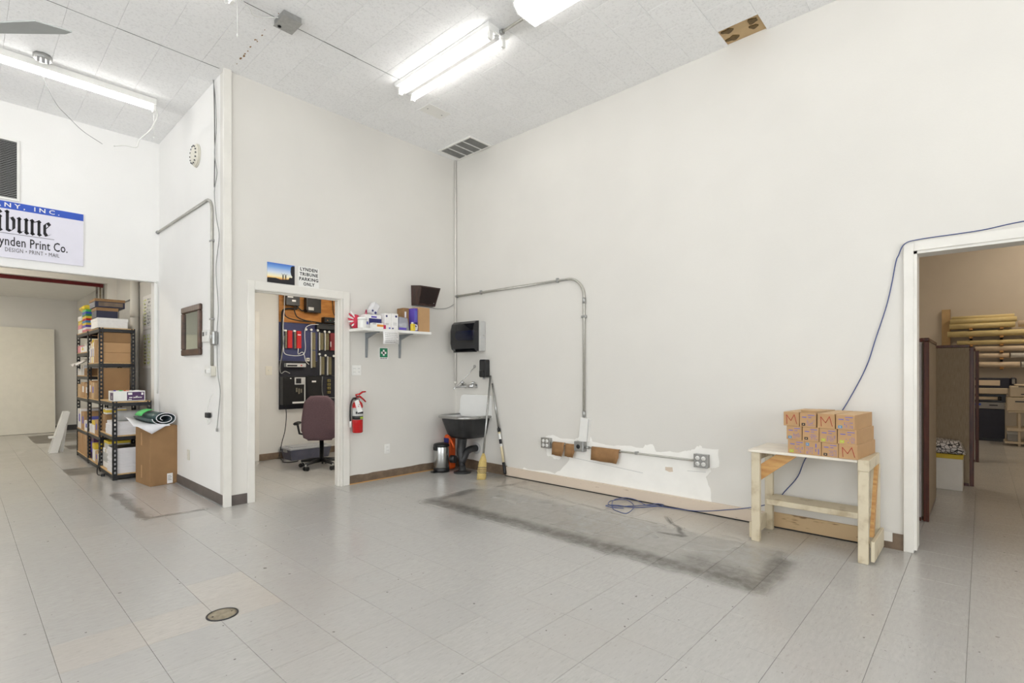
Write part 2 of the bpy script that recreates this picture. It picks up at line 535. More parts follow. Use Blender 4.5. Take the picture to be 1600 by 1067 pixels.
for n, (d, x, y) in enumerate(cells):
    key = (round((x - FX) / TS), round((y - FY) / TS))
    if n < 300 and d < 1e3:
        o = bpy.data.objects.new('floor_tile', tmw if key in warm_cells else tm)
        o.location = (x, y, 0); link(o, floor)
    else:
        g = .0007
        rest.box(x + g, x + TS - g, y + g, y + TS - g, -.0045, 0)
part(floor, 'floor_tiling', rest, 'tile', kind='stuff')

# ceiling of the main room: board with glued fibre tiles, one tile missing beside the right wall
ceiling = struct('ceiling', MB().box(-4.7, 4.62, -4.7, 7.56, ZC + .014, ZC + .2), 'tan_board', 'white fibre tile ceiling with one tile missing')
CX0, CPX, CY0, CPY = 4.22, .3048, 1.288, .311
ccells = []
def ccell(x0, x1, y0, y1): ccells.append((in_view((x0 + x1) / 2, (y0 + y1) / 2, ZC) or 1e3, x0, x1, y0, y1))
ylines = [CY0 + k * CPY for k in range(-19, 13)] + [5.15] + [5.15 + k * CPY for k in range(1, 8)]
ylines = sorted(v for v in ylines if -4.6 < v < YL) + [YL]
xlines = sorted([CX0 + k * CPX for k in range(-29, 1)]) + [XR]
for a, b in zip(xlines, xlines[1:]):
    for c, d in zip(ylines, ylines[1:]):
        if a > XA - .02 and c > YB: continue
        if abs(a - 4.22) < .01 and abs(c - CY0) < .01: continue
        ccell(a, min(b, XA) if c > YB - .001 else b, c, min(d, YB + .06) if (a > XA - .2 and b > XA and d > YB and c < YB) else d)
ccells.sort()
cache = {}
rest = MB()
rng = random.Random(3)
for n, (dist, x0, x1, y0, y1) in enumerate(ccells):
    if n < 295 and dist < 1e3:
        key = (round(x1 - x0, 3), round(y1 - y0, 3))
        if key not in cache:
            w, h = x1 - x0, y1 - y0
            me = MB().box(.0006, w - .0006, .0006, h - .0006, 0, .013, .0012).mesh('ceiling_tile'); me.materials.append(M('ceil')); cache[key] = me
        o = bpy.data.objects.new('ceiling_tile', cache[key])
        o.location = (x0, y0, ZC + rng.uniform(-.0006, .0006)); o.rotation_euler = (rng.uniform(-.002, .002), rng.uniform(-.002, .002), 0)
        link(o, ceiling)
    else:
        rest.box(x0 + .0006, x1 - .0006, y0 + .0006, y1 - .0006, ZC, ZC + .013)
part(ceiling, 'ceiling_tiling', rest, 'ceil', kind='stuff')
for k, (x, y, r) in enumerate([(4.285, 1.345, .03), (4.36, 1.36, .024), (4.275, 1.54, .028), (4.395, 1.54, .03)]):
    pr = [(x + r * (1 + .35 * math.sin(3 * a + k)) * math.cos(a), y + 1.5 * r * (1 + .3 * math.cos(2 * a + k)) * math.sin(a)) for a in [2 * PI * q / 14 for q in range(14)]]
    part(ceiling, 'glue_dab', MB().prism(pr, 'z', ZC + .006, ZC + .0145), 'glue')
# open joints and torn paint along two ceiling joints
tear = MB()
for k in range(14):
    t = rng.random(); y = 3.9 + 1.1 * t; x = 1.695 + rng.uniform(-.012, .012); s_ = rng.uniform(.004, .014)
    tear.prism([(x + s_ * math.cos(a) * .7, y + s_ * math.sin(a) * 1.5) for a in (0, 1.2, 2.3, 3.5, 5)], 'z', ZC - .0012, ZC + .001)
part(ceiling, 'torn_paper', tear, 'kraft_dark')
part(ceiling, 'open_joint', MB().box(1.45, 2.95, 4.08, 4.086, ZC - .0012, ZC + .001).box(.3, 1.62, 5.147, 5.153, ZC - .0012, ZC + .001), 'grey_dark')
part(ceiling, 'cover_plate', MB().box(3.31, 3.6, 4.22, 4.40, ZC - .004, ZC, .001), 'white')
for x, y in ((3.36, 4.31), (3.55, 4.31)):
    part(ceiling, 'screw', MB().lathe([(.008, ZC - .007), (.008, ZC - .003)], (x, y, 0), 8), 'grey')

# walls
def wall(name, boxes, m, label):
    mb = MB()
    for b in boxes: mb.box(*b)
    return struct(name, mb, m, label)
DY0, DY1, DZ = -.78, .347, 2.074
wall_right = wall('wall_right', [(XR, 4.6, -4.7, DY0, 0, 4.2), (XR, 4.6, DY1, YB + .001, 0, 4.2), (XR, 4.6, DY0, DY1, DZ, 4.2)], 'wall', 'tall off-white painted wall with a bare plaster patch low down')
wall('wall_server_right', [(XR, 4.6, YB + .12, 7.6, 0, 4.2)], 'store_wall', 'server closet side wall')
wall_back = wall('wall_back', [(XA, 1.90, YB, 5.25, 0, 4.2), (2.83, 4.6, YB, 5.25, 0, 4.2), (1.90, 2.83, YB, 5.25, 2.05, 4.2)], 'wall', 'off-white wall with the server closet doorway')
wall_side = wall('wall_side', [(XA, 1.78, 5.25, 7.56, 0, 4.2)], 'wall_cool', 'off-white return wall beside the storage opening')
wall_left = wall('wall_left', [(1.612, XA, YL, 7.56, 0, 2.341), (-4.7, XA, YL, 7.56, 2.341, 4.2), (-4.7, -2.6, YL, 7.56, 0, 2.341)], 'wall_cool', 'white header wall above the wide storage opening')
wall('wall_rear', [(-4.7, -3.4, -4.8, -4.7, -.1, 4.2), (2.2, 4.6, -4.8, -4.7, -.1, 4.2), (-3.4, 2.2, -4.8, -4.7, -.1, .6), (-3.4, 2.2, -4.8, -4.7, 2.9, 4.2)], 'wall', 'off-white wall with an opening for an added window')
wall('wall_far_left', [(-4.8, -4.7, -4.8, -1.4, -.1, 4.2), (-4.8, -4.7, 4.6, 15, -.1, 4.2), (-4.8, -4.7, -1.4, 4.6, -.1, .6), (-4.8, -4.7, -1.4, 4.6, 2.9, 4.2)], 'wall', 'off-white wall with an opening for an added window')
wn = struct('added_window_1', MB().box(-3.4, 2.2, -4.76, -4.74, .6, 2.9), 'added_window_glass', 'added unseen window for fill light')  # unseen windows, added so that fill light can come from behind the camera
for k in range(5):
    x = -3.4 + 1.4 * k
    struct('mullion', MB().box(x - .03, x + .03, -4.79, -4.71, .6, 2.9), 'trim', parent=wn)
wn = struct('added_window_2', MB().box(-4.76, -4.74, -1.4, 4.6, .6, 2.9), 'added_window_glass', 'added unseen window for fill light')
for k in range(5):
    y = -1.4 + 1.5 * k
    struct('mullion', MB().box(-4.79, -4.71, y - .03, y + .03, .6, 2.9), 'trim', parent=wn)
# server closet
wall('wall_server_far', [(1.78, 2.0, 7.42, 7.54, 0, 2.7), (2.79, 4.46, 7.42, 7.54, 0, 2.7), (2.0, 2.79, 7.42, 7.54, 2.03, 2.7)], 'store_wall', 'closet wall behind the equipment board')
wall('ceiling_server', [(1.78, 4.46, 5.25, 7.54, 2.7, 2.8)], 'white', 'closet ceiling')
# storage rooms
wall('wall_store_right', [(1.72, 1.84, 7.56, 15, 0, 3.3)], 'store_wall', 'grey white storage room side wall')
wall('wall_store_far', [(-3.7, 1.84, 14.3, 14.42, 0, 3.3)], 'store_wall', 'grey white far wall of the storage room')
wall('wall_store_left', [(-3.8, -3.68, 7.56, 14.42, 0, 3.3)], 'store_wall', 'storage room left wall')
wall('ceiling_store', [(-3.7, 1.72, 10.3, 14.3, 2.755, 2.9), (-3.7, 1.72, 7.56, 10.2, 3.05, 3.2)], 'white', 'storage room ceiling')
wall('trim_store_beam', [(-3.7, 1.72, 10.2, 10.3, 2.64, 3.2), (1.60, 1.72, 10.2, 10.3, 0, 2.64)], 'trim', 'white beam and post of the inner storage opening')
# office beyond the right opening
wall('wall_office_far', [(13.2, 13.32, -3.2, 3.2, 0, 4.2)], 'office_wall', 'beige far wall behind the paper rack')
wall('wall_office_side', [(4.6, 13.3, 3.0, 3.12, 0, 4.2)], 'office_wall', 'beige office side wall')
wall('wall_office_near', [(4.6, 13.3, -3.2, -3.08, 0, 4.2)], 'office_wall', 'beige office side wall')
wall('ceiling_office', [(4.6, 13.3, -3.2, 3.12, 4.03, 4.2)], 'white', 'office ceiling')

# corner board, door casings
struct('trim_1', MB().box(1.642, 1.708, 5.098, YB, 0, ZC, .002), 'trim', 'white corner board running floor to ceiling')
d1 = struct('door_1', MB().box(1.854, 1.918, 5.11, YB, 0, 2.115, .003).box(2.835, 2.912, 5.11, YB, 0, 2.115, .003).box(1.918, 2.835, 5.11, YB, 2.035, 2.115, .003), 'trim', 'white door casing of the server closet')
struct('jamb', MB().box(1.90, 1.92, 5.115, 5.25, 0, 2.05).box(2.81, 2.83, 5.115, 5.25, 0, 2.05).box(1.92, 2.81, 5.115, 5.25, 2.03, 2.05), 'trim', parent=d1)
struct('door_stop', MB().box(1.92, 1.932, 5.16, 5.2, 0, 2.03).box(2.798, 2.81, 5.16, 5.2, 0, 2.03).box(1.932, 2.798, 5.16, 5.2, 2.018, 2.03), 'trim', parent=d1)
d2 = struct('door_2', MB().box(4.44, XR, DY1, .403, 0, 2.141, .003).box(4.44, XR, DY0 - .056, DY0, 0, 2.141, .003).box(4.44, XR, DY0, DY1, DZ, 2.141, .003), 'trim', 'white casing of the office opening')
struct('jamb', MB().box(4.45, 4.61, DY1 - .018, DY1, 0.02, DZ).box(4.45, 4.61, DY0, DY0 + .018, 0, DZ).box(4.45, 4.61, DY0, DY1, DZ - .018, DZ), 'trim', parent=d2)
# closet inner door, ajar sliver of dark wood
d3 = struct('door_3', MB().box(2.775, 2.83, 7.39, 7.42, 0, 2.08, .003).box(2.0, 2.775, 7.39, 7.42, 2.02, 2.08, .003), 'trim', 'white casing of the dark inner door')
struct('door_leaf', MB().box(2.02, 2.755, 7.445, 7.48, .01, 2.015, .002), 'mahogany', parent=d3)
struct('jamb', MB().box(2.755, 2.79, 7.40, 7.54, 0, 2.03), 'trim', parent=d3)
# storage opening jamb plaster return bead
struct('trim_2', MB().box(-2.6, 1.612, YL - .004, YL + .002, 2.330, 2.341), 'trim', 'thin white edge bead along the storage header')

# baseboards
def ragged(x0, x1, z, n, amp, seed):
    r = random.Random(seed)
    return [(x0 + (x1 - x0) * i / n, z + (r.uniform(-amp, amp) if 0 < i < n else 0)) for i in range(n + 1)]
p = [(4.46, 0), (2.912, 0)] + ragged(2.912, 4.46, .094, 26, .004, 2)
b = struct('baseboard_back', MB().prism(p, 'y', YB - .006, YB), 'vinyl_brown', 'scuffed brown vinyl baseboard along the closet wall')
struct('floor_bead', MB().box(2.912, 4.44, YB - .014, YB - .006, 0, .008), 'gold_strip', parent=b)
struct('baseboard_corner', MB().box(1.708, 1.854, YB - .006, YB, 0, .096), 'vinyl_dark', 'short piece of dark baseboard between corner board and door')
b = struct('baseboard_side', MB().box(XA - .006, XA, 5.14, YL, 0, .1), 'vinyl_dark', 'dark grey vinyl baseboard along the return wall')
struct('floor_bead', MB().box(XA - .022, XA - .006, 5.14, YL, 0, .006), 'grey', parent=b)
p = [(5.12, 0), (4.19, 0)] + ragged(4.19, 5.12, .115, 14, .004, 5)
struct('baseboard_sink', MB().prism(p, 'x', XR - .006, XR), 'vinyl_brown', 'brown vinyl baseboard under the sink')
b = struct('baseboard_right', MB().box(4.436, XR, 1.27, 4.19, .006, .108, .002), 'wood_board', 'chipped beige wooden baseboard along the right wall')
struct('baseboard_bare', MB().box(4.436, XR, .52, 1.268, .006, .118, .002), 'wood_board2', 'bare battered wooden baseboard behind the workbench')
struct('baseboard_end', MB().box(XR - .006, XR, .403, .518, 0, .112), 'vinyl_brown', 'grey brown vinyl baseboard stub beside the office opening')
struct('trim_3', MB().box(XR - .008, XR - .006, .465, .518, .05, .116), 'trim', 'white painted scrap over the baseboard stub')
struct('baseboard_store', MB().box(-3.6, 1.72, 14.29, 14.3, 0, .11), 'vinyl_black', 'black baseboard of the storage room')
struct('baseboard_server', MB().box(2.83, 4.46, 7.412, 7.42, 0, .09), 'vinyl_brown', 'brown baseboard of the server closet')

# bare plaster patch on the right wall (edges of torn paint)
out = [(3.60, .52), (3.5, .545), (3.44, .53), (3.36, .515), (3.2, .52), (3.14, .56), (3.10, .52), (3.03, .53), (3.0, .57), (2.98, .52), (2.72, .50), (2.6, .515), (2.40, .512), (2.38, .545), (2.30, .556), (2.26, .49),
       (2.15, .505), (2.12, .51), (2.05, .505), (1.98, .53), (1.93, .535), (1.88, .57), (1.845, .592), (1.81, .57), (1.68, .574), (1.676, .424), (1.75, .40), (1.745, .37), (1.79, .32), (1.75, .225), (1.74, .108),
       (3.95, .108), (3.92, .13), (3.86, .115), (3.6, .135), (3.47, .12), (3.40, .16), (3.27, .30), (3.27, .35), (3.36, .33), (3.42, .28), (3.49, .285), (3.5, .30), (3.58, .31)]
rr = random.Random(9); fine = []
for a, c in zip(out, out[1:] + out[:1]):
    for t in (0, .34, .67):
        k = 0 if t == 0 else .006
        fine.append((a[0] + (c[0] - a[0]) * t + rr.uniform(-k, k), max(.108, a[1] + (c[1] - a[1]) * t + rr.uniform(-k, k))))
part(wall_right, 'bare_plaster', MB().prism(fine, 'x', XR - .0012, XR), 'patch_white')
part(wall_right, 'paint_scrap', MB().prism([(2.17, .36), (2.10, .365), (2.095, .325), (2.13, .318), (2.17, .33)], 'x', XR - .002, XR - .0012), 'wood_board')
part(wall_right, 'seam', MB().prism([(3.25, .325), (2.4, .27), (2.4, .274), (3.25, .329)], 'x', XR - .0018, XR - .0012).prism([(1.96, .35), (1.79, .36), (1.79, .363), (1.96, .353)], 'x', XR - .0018, XR - .0012), 'grey_light')

# ================================================================== LIGHTS OF THE ROOM AND ADDED LAMPS
def strip_light(x0, x1, y, label, group=None, tubes=1):
    """bare fluorescent strip that runs along x"""
    t = thing('strip_light', label, 'ceiling light', ((x0 + x1) / 2, y, 3.89), 0, group); o = t.location
    part(t, 'channel', MB(o).box(x0, x1, y - .05, y + .05, 3.97, ZC - .001, .006), 'white')
    for s in ((0,) if tubes == 1 else (-.035, .035)):
        part(t, 'tube', MB(o).cyl((x0 + .03, y + s, 3.938), (x1 - .03, y + s, 3.938), .019, 10), 'tube_glow')
    for x in (x0 + .015, x1 - .015):
        part(t, 'lamp_holder', MB(o).box(x - .012, x + .012, y - .03, y + .03, 3.905, 3.97, .003), 'white')
    return t
l1 = strip_light(.15, 1.37, 6.24, 'bare glowing fluorescent strip on the ceiling beside the return wall')
l2 = strip_light(.12, 1.35, 3.98, 'bare fluorescent strip on the ceiling with a short hanging pull chain')
strip_light(-1.15, .07, 6.24, 'added unseen fluorescent strip in line with the one beside the return wall')  # strip added beyond the view for more room light

def twin_light(x0, x1, y0, y1, label):
    cx = (x0 + x1) / 2
    t = thing('twin_tube_light', label, 'ceiling light', (cx, (y0 + y1) / 2, 3.9)); o = t.location
    part(t, 'pan', MB(o).prism([(x0, ZC - .012), (x0 + .01, ZC - .03), (cx - .05, ZC - .05), (cx + .05, ZC - .05), (x1 - .01, ZC - .03), (x1, ZC - .012), (x1, ZC - .001), (x0, ZC - .001)], 'y', y0, y1), 'white_gloss')
    part(t, 'ballast_cover', MB(o).box(cx - .028, cx + .028, y0 + .02, y1 - .02, 3.952, 3.981, .008), 'grey_light')
    for s in (-.075, .075):
        part(t, 'tube', MB(o).cyl((cx + s, y0 + .05, 3.945), (cx + s, y1 - .05, 3.945), .019, 10), 'tube_glow')
        for y in (y0 + .03, y1 - .03):
            part(t, 'lamp_holder', MB(o).box(cx + s - .02, cx + s + .02, y - .014, y + .014, 3.918, 3.985, .004), 'white')
    return t
twin_light(2.845, 3.095, 2.88, 4.17, 'open twin-tube fluorescent fixture on the ceiling near the slatted vent')

def wrap_light(x0, x1, y0, y1, label, group=None, glow='wrap_glow', zc=ZC, hgt=.085):
    t = thing('wrap_light', label, 'ceiling light', ((x0 + x1) / 2, (y0 + y1) / 2, zc - hgt), 0, group); o = t.location
    part(t, 'base_plate', MB(o).box(x0 + .01, x1 - .01, y0 + .004, y1 - .004, zc - .02, zc - .001), 'white')
    if x1 - x0 < y1 - y0:
        part(t, 'diffuser', MB(o).prism([(x0, zc - .02), (x0 + .008, zc - .05), (x0 + .05, zc - hgt), (x1 - .05, zc - hgt), (x1 - .008, zc - .05), (x1, zc - .02)], 'y', y0 + .012, y1 - .012), glow)
        for y in (y0, y1 - .012):
            part(t, 'end_cap', MB(o).prism([(x0 - .002, zc - .018), (x0 + .006, zc - .052), (x0 + .049, zc - hgt - .003), (x1 - .049, zc - hgt - .003), (x1 - .006, zc - .052), (x1 + .002, zc - .018)], 'y', y, y + .012), 'white_gloss')
    else:
        part(t, 'diffuser', MB(o).prism([(y0, zc - .02), (y0 + .05, zc - hgt), (y1 - .05, zc - hgt), (y1, zc - .02)], 'x', x0 + .012, x1 - .012), glow)
        for x in (x0, x1 - .012):
            part(t, 'end_cap', MB(o).prism([(y0 - .002, zc - .018), (y0 + .049, zc - hgt - .003), (y1 - .049, zc - hgt - .003), (y1 + .002, zc - .018)], 'x', x, x + .012), 'white_gloss')
    return t
wrap_light(2.815, 3.105, 1.36, 2.585, 'glowing wraparound ceiling light in line with the twin-tube fixture')
wrap_light(2.815, 3.105, -.2, 1.02, 'added unseen ceiling light in line past the glowing one, nearer the office opening')  # out of view, added to raise the room light
def added_uplight(x, y, label, group):
    """added unseen uplight with two tubes in a reflector tray hung on chains well below the ceiling"""
    t = thing('added_uplight', label, 'ceiling light', (x, y, 3.3), 0, group); o = t.location
    part(t, 'reflector', MB(o).prism([(x - .13, 3.35), (x - .1, 3.30), (x + .1, 3.30), (x + .13, 3.35), (x + .12, 3.35), (x + .095, 3.31), (x - .095, 3.31), (x - .12, 3.35)], 'y', y - .61, y + .61), 'white')
    for s in (-.075, .075):
        part(t, 'tube', MB(o).cyl((x + s, y - .59, 3.36), (x + s, y + .59, 3.36), .019, 8), 'added_tray_glow')
    for s in (-.6, .6):
        part(t, 'lamp_holder', MB(o).box(x - .1, x + .1, y + s - .012, y + s + .012, 3.312, 3.39, .003), 'white')
    for s in (-.45, .45):
        part(t, 'chain', MB(o).cyl((x, y + s, 3.311), (x, y + s, ZC - .001), .004, 6), 'steel')
    return t
G = 'added unseen uplights over the rest of the workroom'  # lamps added out of view to brighten ceiling and walls
for x, y in ((2.7, -1.5), (1.2, .5), (-.8, 2.6), (-.9, -2.2), (-2.9, 3.6), (-3.0, -.4), (-1.6, 5.6)):
    added_uplight(x, y, 'added unseen tray uplight hanging on chains over the rest of the workroom', G)
wrap_light(2.7, 4.1, 5.33, 5.58, 'added unseen light on the server closet ceiling', None, 'closet_glow', 2.7)  # added lamp, kept out of sight above the door, lights the closet
wrap_light(-.9, .3, 8.7, 8.99, 'added unseen light on the front storage ceiling', None, 'dim_glow', 3.05)  # both storage lamps are added out of view to light the bays
wrap_light(-.9, .3, 12.2, 12.49, 'added unseen light on the rear storage ceiling', None, 'dim_glow', 2.755)
for x, y, lb in ((9.0, 1.4, 'wraparound office ceiling light above the partitions'), (11.9, -1.2, 'added unseen office light in front of the paper rack')):
    wrap_light(x - .6, x + .6, y - .145, y + .145, lb, 'office ceiling lights', 'warm_glow')  # the lamp by the rack is added to light the far wall
wrap_light(5.7, 6.9, -1.7, -1.41, 'added unseen office light just inside the opening', 'office ceiling lights', 'added_office_glow')  # added lamp that lifts the partition faces

# ================================================================== CEILING FITTINGS
t = thing('conduit_pipe', 'thin metal conduit joining the two ceiling fixtures', 'conduit', (2.98, 2.73, 4.0)); o = t.location
part(t, 'pipe', MB(o).cyl((2.99, 2.58, 4.005), (2.99, 2.885, 4.005), .011, 10), 'conduit')
part(t, 'locknut', MB(o).cyl((2.99, 2.855, 4.005), (2.99, 2.885, 4.005), .022, 6), 'galv')
t = thing('ceiling_vent', 'slatted grey return air grille in the ceiling corner', 'vent', (4.27, 4.74, 4.0)); o = t.location
part(t, 'frame', MB(o).box(4.085, 4.445, 4.44, 4.465, 4.016, 4.03, .002).box(4.085, 4.445, 5.01, 5.035, 4.016, 4.03, .002).box(4.085, 4.11, 4.465, 5.01, 4.016, 4.03, .002).box(4.42, 4.445, 4.465, 5.01, 4.016, 4.03, .002), 'white')
part(t, 'backing', MB(o).box(4.11, 4.42, 4.465, 5.01, 4.026, 4.0295), 'white')
mb = MB(o)
for k in range(22):
    x = 4.115 + k * .0142
    mb.hexa([(x, 4.466, 4.018), (x + .002, 4.466, 4.018), (x + .002, 5.009, 4.018), (x, 5.009, 4.018)], [(x + .006, 4.466, 4.027), (x + .008, 4.466, 4.027), (x + .008, 5.009, 4.027), (x + .006, 5.009, 4.027)])
part(t, 'louvres', mb, 'vent_grey', kind='stuff')
for k in range(1, 4):
    y = 4.465 + .545 * k / 4
    part(t, 'divider', MB(o).box(4.11, 4.42, y - .005, y + .005, 4.015, 4.026), 'white')
t = thing('junction_box', 'grey metal junction box on the ceiling joint', 'junction box', (1.76, 4.03, 3.98)); o = t.location
part(t, 'body', MB(o).box(1.69, 1.83, 3.94, 4.12, 3.985, 4.029, .004), 'galv')
part(t, 'cover', MB(o).box(1.685, 1.835, 3.935, 4.125, 3.98, 3.985, .002), 'galv')
part(t, 'knockout', MB(o).lathe([(.014, 3.976), (.014, 3.981)], (1.72, 4.09, 0), 10), 'hole')
t = thing('junction_box', 'small grey fixture bracket on the ceiling above the glowing strip', 'junction box', (.5, 6.1, 3.97)); o = t.location
part(t, 'body', MB(o).lathe([(.06, 3.985), (.066, 4.0), (.066, 4.029)], (.5, 6.08, 0), 8), 'galv')
part(t, 'clip', MB(o).box(.46, .475, 6.03, 6.05, 3.95, 3.99).box(.525, .54, 6.03, 6.05, 3.95, 3.99).box(.49, .51, 6.02, 6.04, 3.945, 3.99), 'grey')
solo('pull_chain', MB().tube([(1.30, 4.06, 3.99), (1.33, 4.10, 3.96), (1.35, 4.05, 3.95)], .0025, 6).cyl((1.372, 3.98, 3.97), (1.372, 3.98, 3.70), .0025, 6).lathe([(0, 3.675), (.006, 3.685), (.005, 3.70)], (1.372, 3.98, 0), 8), 'cable_white', 'short white pull chain hanging from the strip over the room', 'chain')
solo('lamp_cord', MB().tube(smooth_path([(1.40, 4.02, 3.99), (1.48, 4.05, 3.985), (1.53, 4.11, 3.98), (1.59, 4.12, 4.0), (1.65, 4.08, 4.01), (1.69, 4.04, 4.01)]), .004, 6), 'cable_white', 'white cord looping from the strip to the ceiling box', 'cord')
solo('hanging_cord', MB().tube(smooth_path([(1.37, 6.27, 3.99), (1.40, 6.3, 3.912), (1.365, 6.3, 3.798), (1.315, 6.3, 3.701), (1.245, 6.3, 3.606), (1.218, 6.3, 3.519), (1.124, 6.3, 3.508), (1.037, 6.3, 3.473)]), .006, 6), 'cable_white', 'thick white cord dangling bent from the end of the glowing strip', 'cord')
solo('pull_chain', MB().cyl((1.36, 6.27, 3.93), (1.36, 6.27, 3.66), .0025, 6).lathe([(0, 3.64), (.006, 3.648), (.005, 3.66)], (1.36, 6.27, 0), 8), 'cable_white', 'straight white pull chain hanging from the glowing strip end', 'chain')
solo('drooping_wire', MB().tube(smooth_path([(.50, 6.2, 3.97), (.532, 6.3, 3.9), (.611, 6.3, 3.726), (.697, 6.3, 3.633), (.803, 6.3, 3.537), (.948, 6.3, 3.463)]), .003, 6), 'cable_grey', 'thin wire drooping from the ceiling bracket of the glowing strip', 'wire')
# ceiling fan (one blade reaches into the picture)
t = thing('ceiling_fan', 'grey ceiling fan with flat blades', 'fan', (-.113, 5.064, 3.45))
part(t, 'downrod', MB().cyl((0, 0, .12), (0, 0, .58), .014, 10), 'fan')
part(t, 'canopy', MB().lathe([(.03, .5), (.07, .54), (.075, .578)], (0, 0, 0), 16), 'fan')
part(t, 'motor', MB().lathe([(.04, -.02), (.10, 0), (.12, .05), (.10, .11), (.03, .14)], (0, 0, 0), 20), 'fan')
ang0 = math.atan2(RT.y, RT.x)
for k in range(3):
    a = ang0 + k * 2 * PI / 3 - .02
    R3 = Matrix.Rotation(a, 3, 'Z') @ Matrix.Rotation(.16, 3, 'X')
    pts = [(.12, -.05), (.77, -.085), (.88, .06), (.81, .085), (.12, .05)]
    bot = [R3 @ Vector((u, v, .04)) for u, v in pts]; top = [R3 @ Vector((u, v, .048)) for u, v in pts]
    mb = MB(); n = len(pts)
    mb._add(bot + top, [tuple(range(n))[::-1], tuple(range(n, 2 * n))] + [(i, (i + 1) % n, n + (i + 1) % n, n + i) for i in range(n)])
    part(t, 'blade', mb, 'fan')
    part(t, 'blade_arm', MB().tube([R3 @ Vector((.08, 0, .05)), R3 @ Vector((.2, 0, .05))], .014, 6), 'steel')

# ================================================================== LEFT HEADER WALL: grille, sign
t = thing('wall_vent', 'dark louvred air grille in a white frame above the newspaper sign', 'vent', (.1, YL, 3.02)); o = t.location
part(t, 'frame', MB(o).box(.41, .433, YL - .015, YL, 3.02, 3.66, .003).box(-.30, -.277, YL - .015, YL, 3.02, 3.66, .003).box(-.277, .41, YL - .015, YL, 3.02, 3.045, .003).box(-.277, .41, YL - .015, YL, 3.635, 3.66, .003), 'white')
part(t, 'backing', MB(o).box(-.277, .41, YL - .003, YL - .001, 3.045, 3.635), 'hole')
mb = MB(o)
for k in range(33):
    z = 3.049 + k * .0178
    mb.hexa([(-.277, YL - .012, z), (.41, YL - .012, z), (.41, YL - .010, z), (-.277, YL - .010, z)], [(-.277, YL - .006, z + .009), (.41, YL - .006, z + .009), (.41, YL - .004, z + .009), (-.277, YL - .004, z + .009)])
part(t, 'louvres', mb, 'grey', kind='stuff')

t = thing('newspaper_sign', 'white company sign with a blue top band and blackletter title above the storage opening', 'sign', (.19, YL - .02, 2.423)); o = t.location
part(t, 'panel', MB(o).box(-.56, .945, YL - .018, YL - .001, 2.423, 3.002, .002), 'sign_white')
part(t, 'blue_band', MB(o).box(-.56, .945, YL - .0195, YL - .018, 2.927, 3.002), 'blue', 'blue band with white capitals')
def local(x, z, dy=-.0205): return (x - o.x, YL + dy - o.y, z - o.z)
lettering(t, 'COMPANY, INC.', .062, local(.745, 2.964), ROT_Y, 'white', space=1.6, bold=.001, align='RIGHT', fit=.79)
part(t, 'rule', MB(o).box(-.35, .70, YL - .0195, YL - .018, 2.672, 2.676), 'ink')
lettering(t, 'Lynden Print Co.', .135, local(.813, 2.59), ROT_Y, 'ink', space=1.04, bold=.001, align='RIGHT', fit=.565)
lettering(t, 'DESIGN \u2022 PRINT \u2022 MAIL', .06, local(.742, 2.504), ROT_Y, 'ink_soft', space=1.1, align='RIGHT', fit=.42)
# blackletter title, drawn with a broad slanted pen
NIB = Vector((.085, .06))
def pen(mb, x, z, s, strokes, y):
    for st in strokes:
        for (a, b), (c, d) in zip(st, st[1:]):
            q = [(a - NIB.x, b - NIB.y), (a + NIB.x, b + NIB.y), (c + NIB.x, d + NIB.y), (c - NIB.x, d - NIB.y)]
            w = [(x + u * s * .86, y, z + v * s) for u, v in q]
            mb._add(w, [(0, 1, 2, 3)])
DI = lambda u, v: [(u - .07, v + .07), (u + .07, v - .07)]
STEM = lambda u, h=1.0: [[(u, .08), (u, h - .08)], DI(u, h - .06), DI(u + .03, .06)]
GL = {
 'i': (.42, STEM(.12) + [DI(.13, 1.25)]),
 'b': (.66, [[(.12, .1), (.12, 1.32)], DI(.1, 1.3), [(.12, .82), (.36, .97), (.48, .78)], [(.48, .8), (.48, .2)], [(.48, .22), (.3, .03), (.12, .12)]]),
 'u': (.74, STEM(.12) + STEM(.52) + [[(.2, .06), (.46, .2)]]),
 'n': (.74, STEM(.12) + STEM(.52) + [[(.18, .84), (.46, .95)]]),
 'e': (.58, [[(.12, .82), (.12, .2)], [(.12, .22), (.24, .04), (.46, .16)], [(.12, .8), (.28, .97), (.42, .8)], [(.42, .8), (.16, .5)]]),
 'r': (.5, STEM(.12) + [[(.2, .86), (.34, .94)], DI(.38, .88)]),
 'T': (.95, [[(.05, 1.15), (.3, 1.3), (.55, 1.18), (.85, 1.32)], [(.45, 1.18), (.45, .25)], [(.45, .25), (.3, .05), (.62, .04), (.82, .22)], [(.12, .95), (.12, .3)]]),
}
mb = MB(o); s_ = .155; word = 'Tribune'; tot = sum(GL[c][0] for c in word) * s_ * .86; x = .685 - tot
for c in word:
    pen(mb, x, 2.695, s_, GL[c][1], YL - .0203); x += GL[c][0] * s_ * .86
me = mb.mesh('lettering', keep=True); me.materials.append(M('ink')); link(bpy.data.objects.new('lettering', me), t)

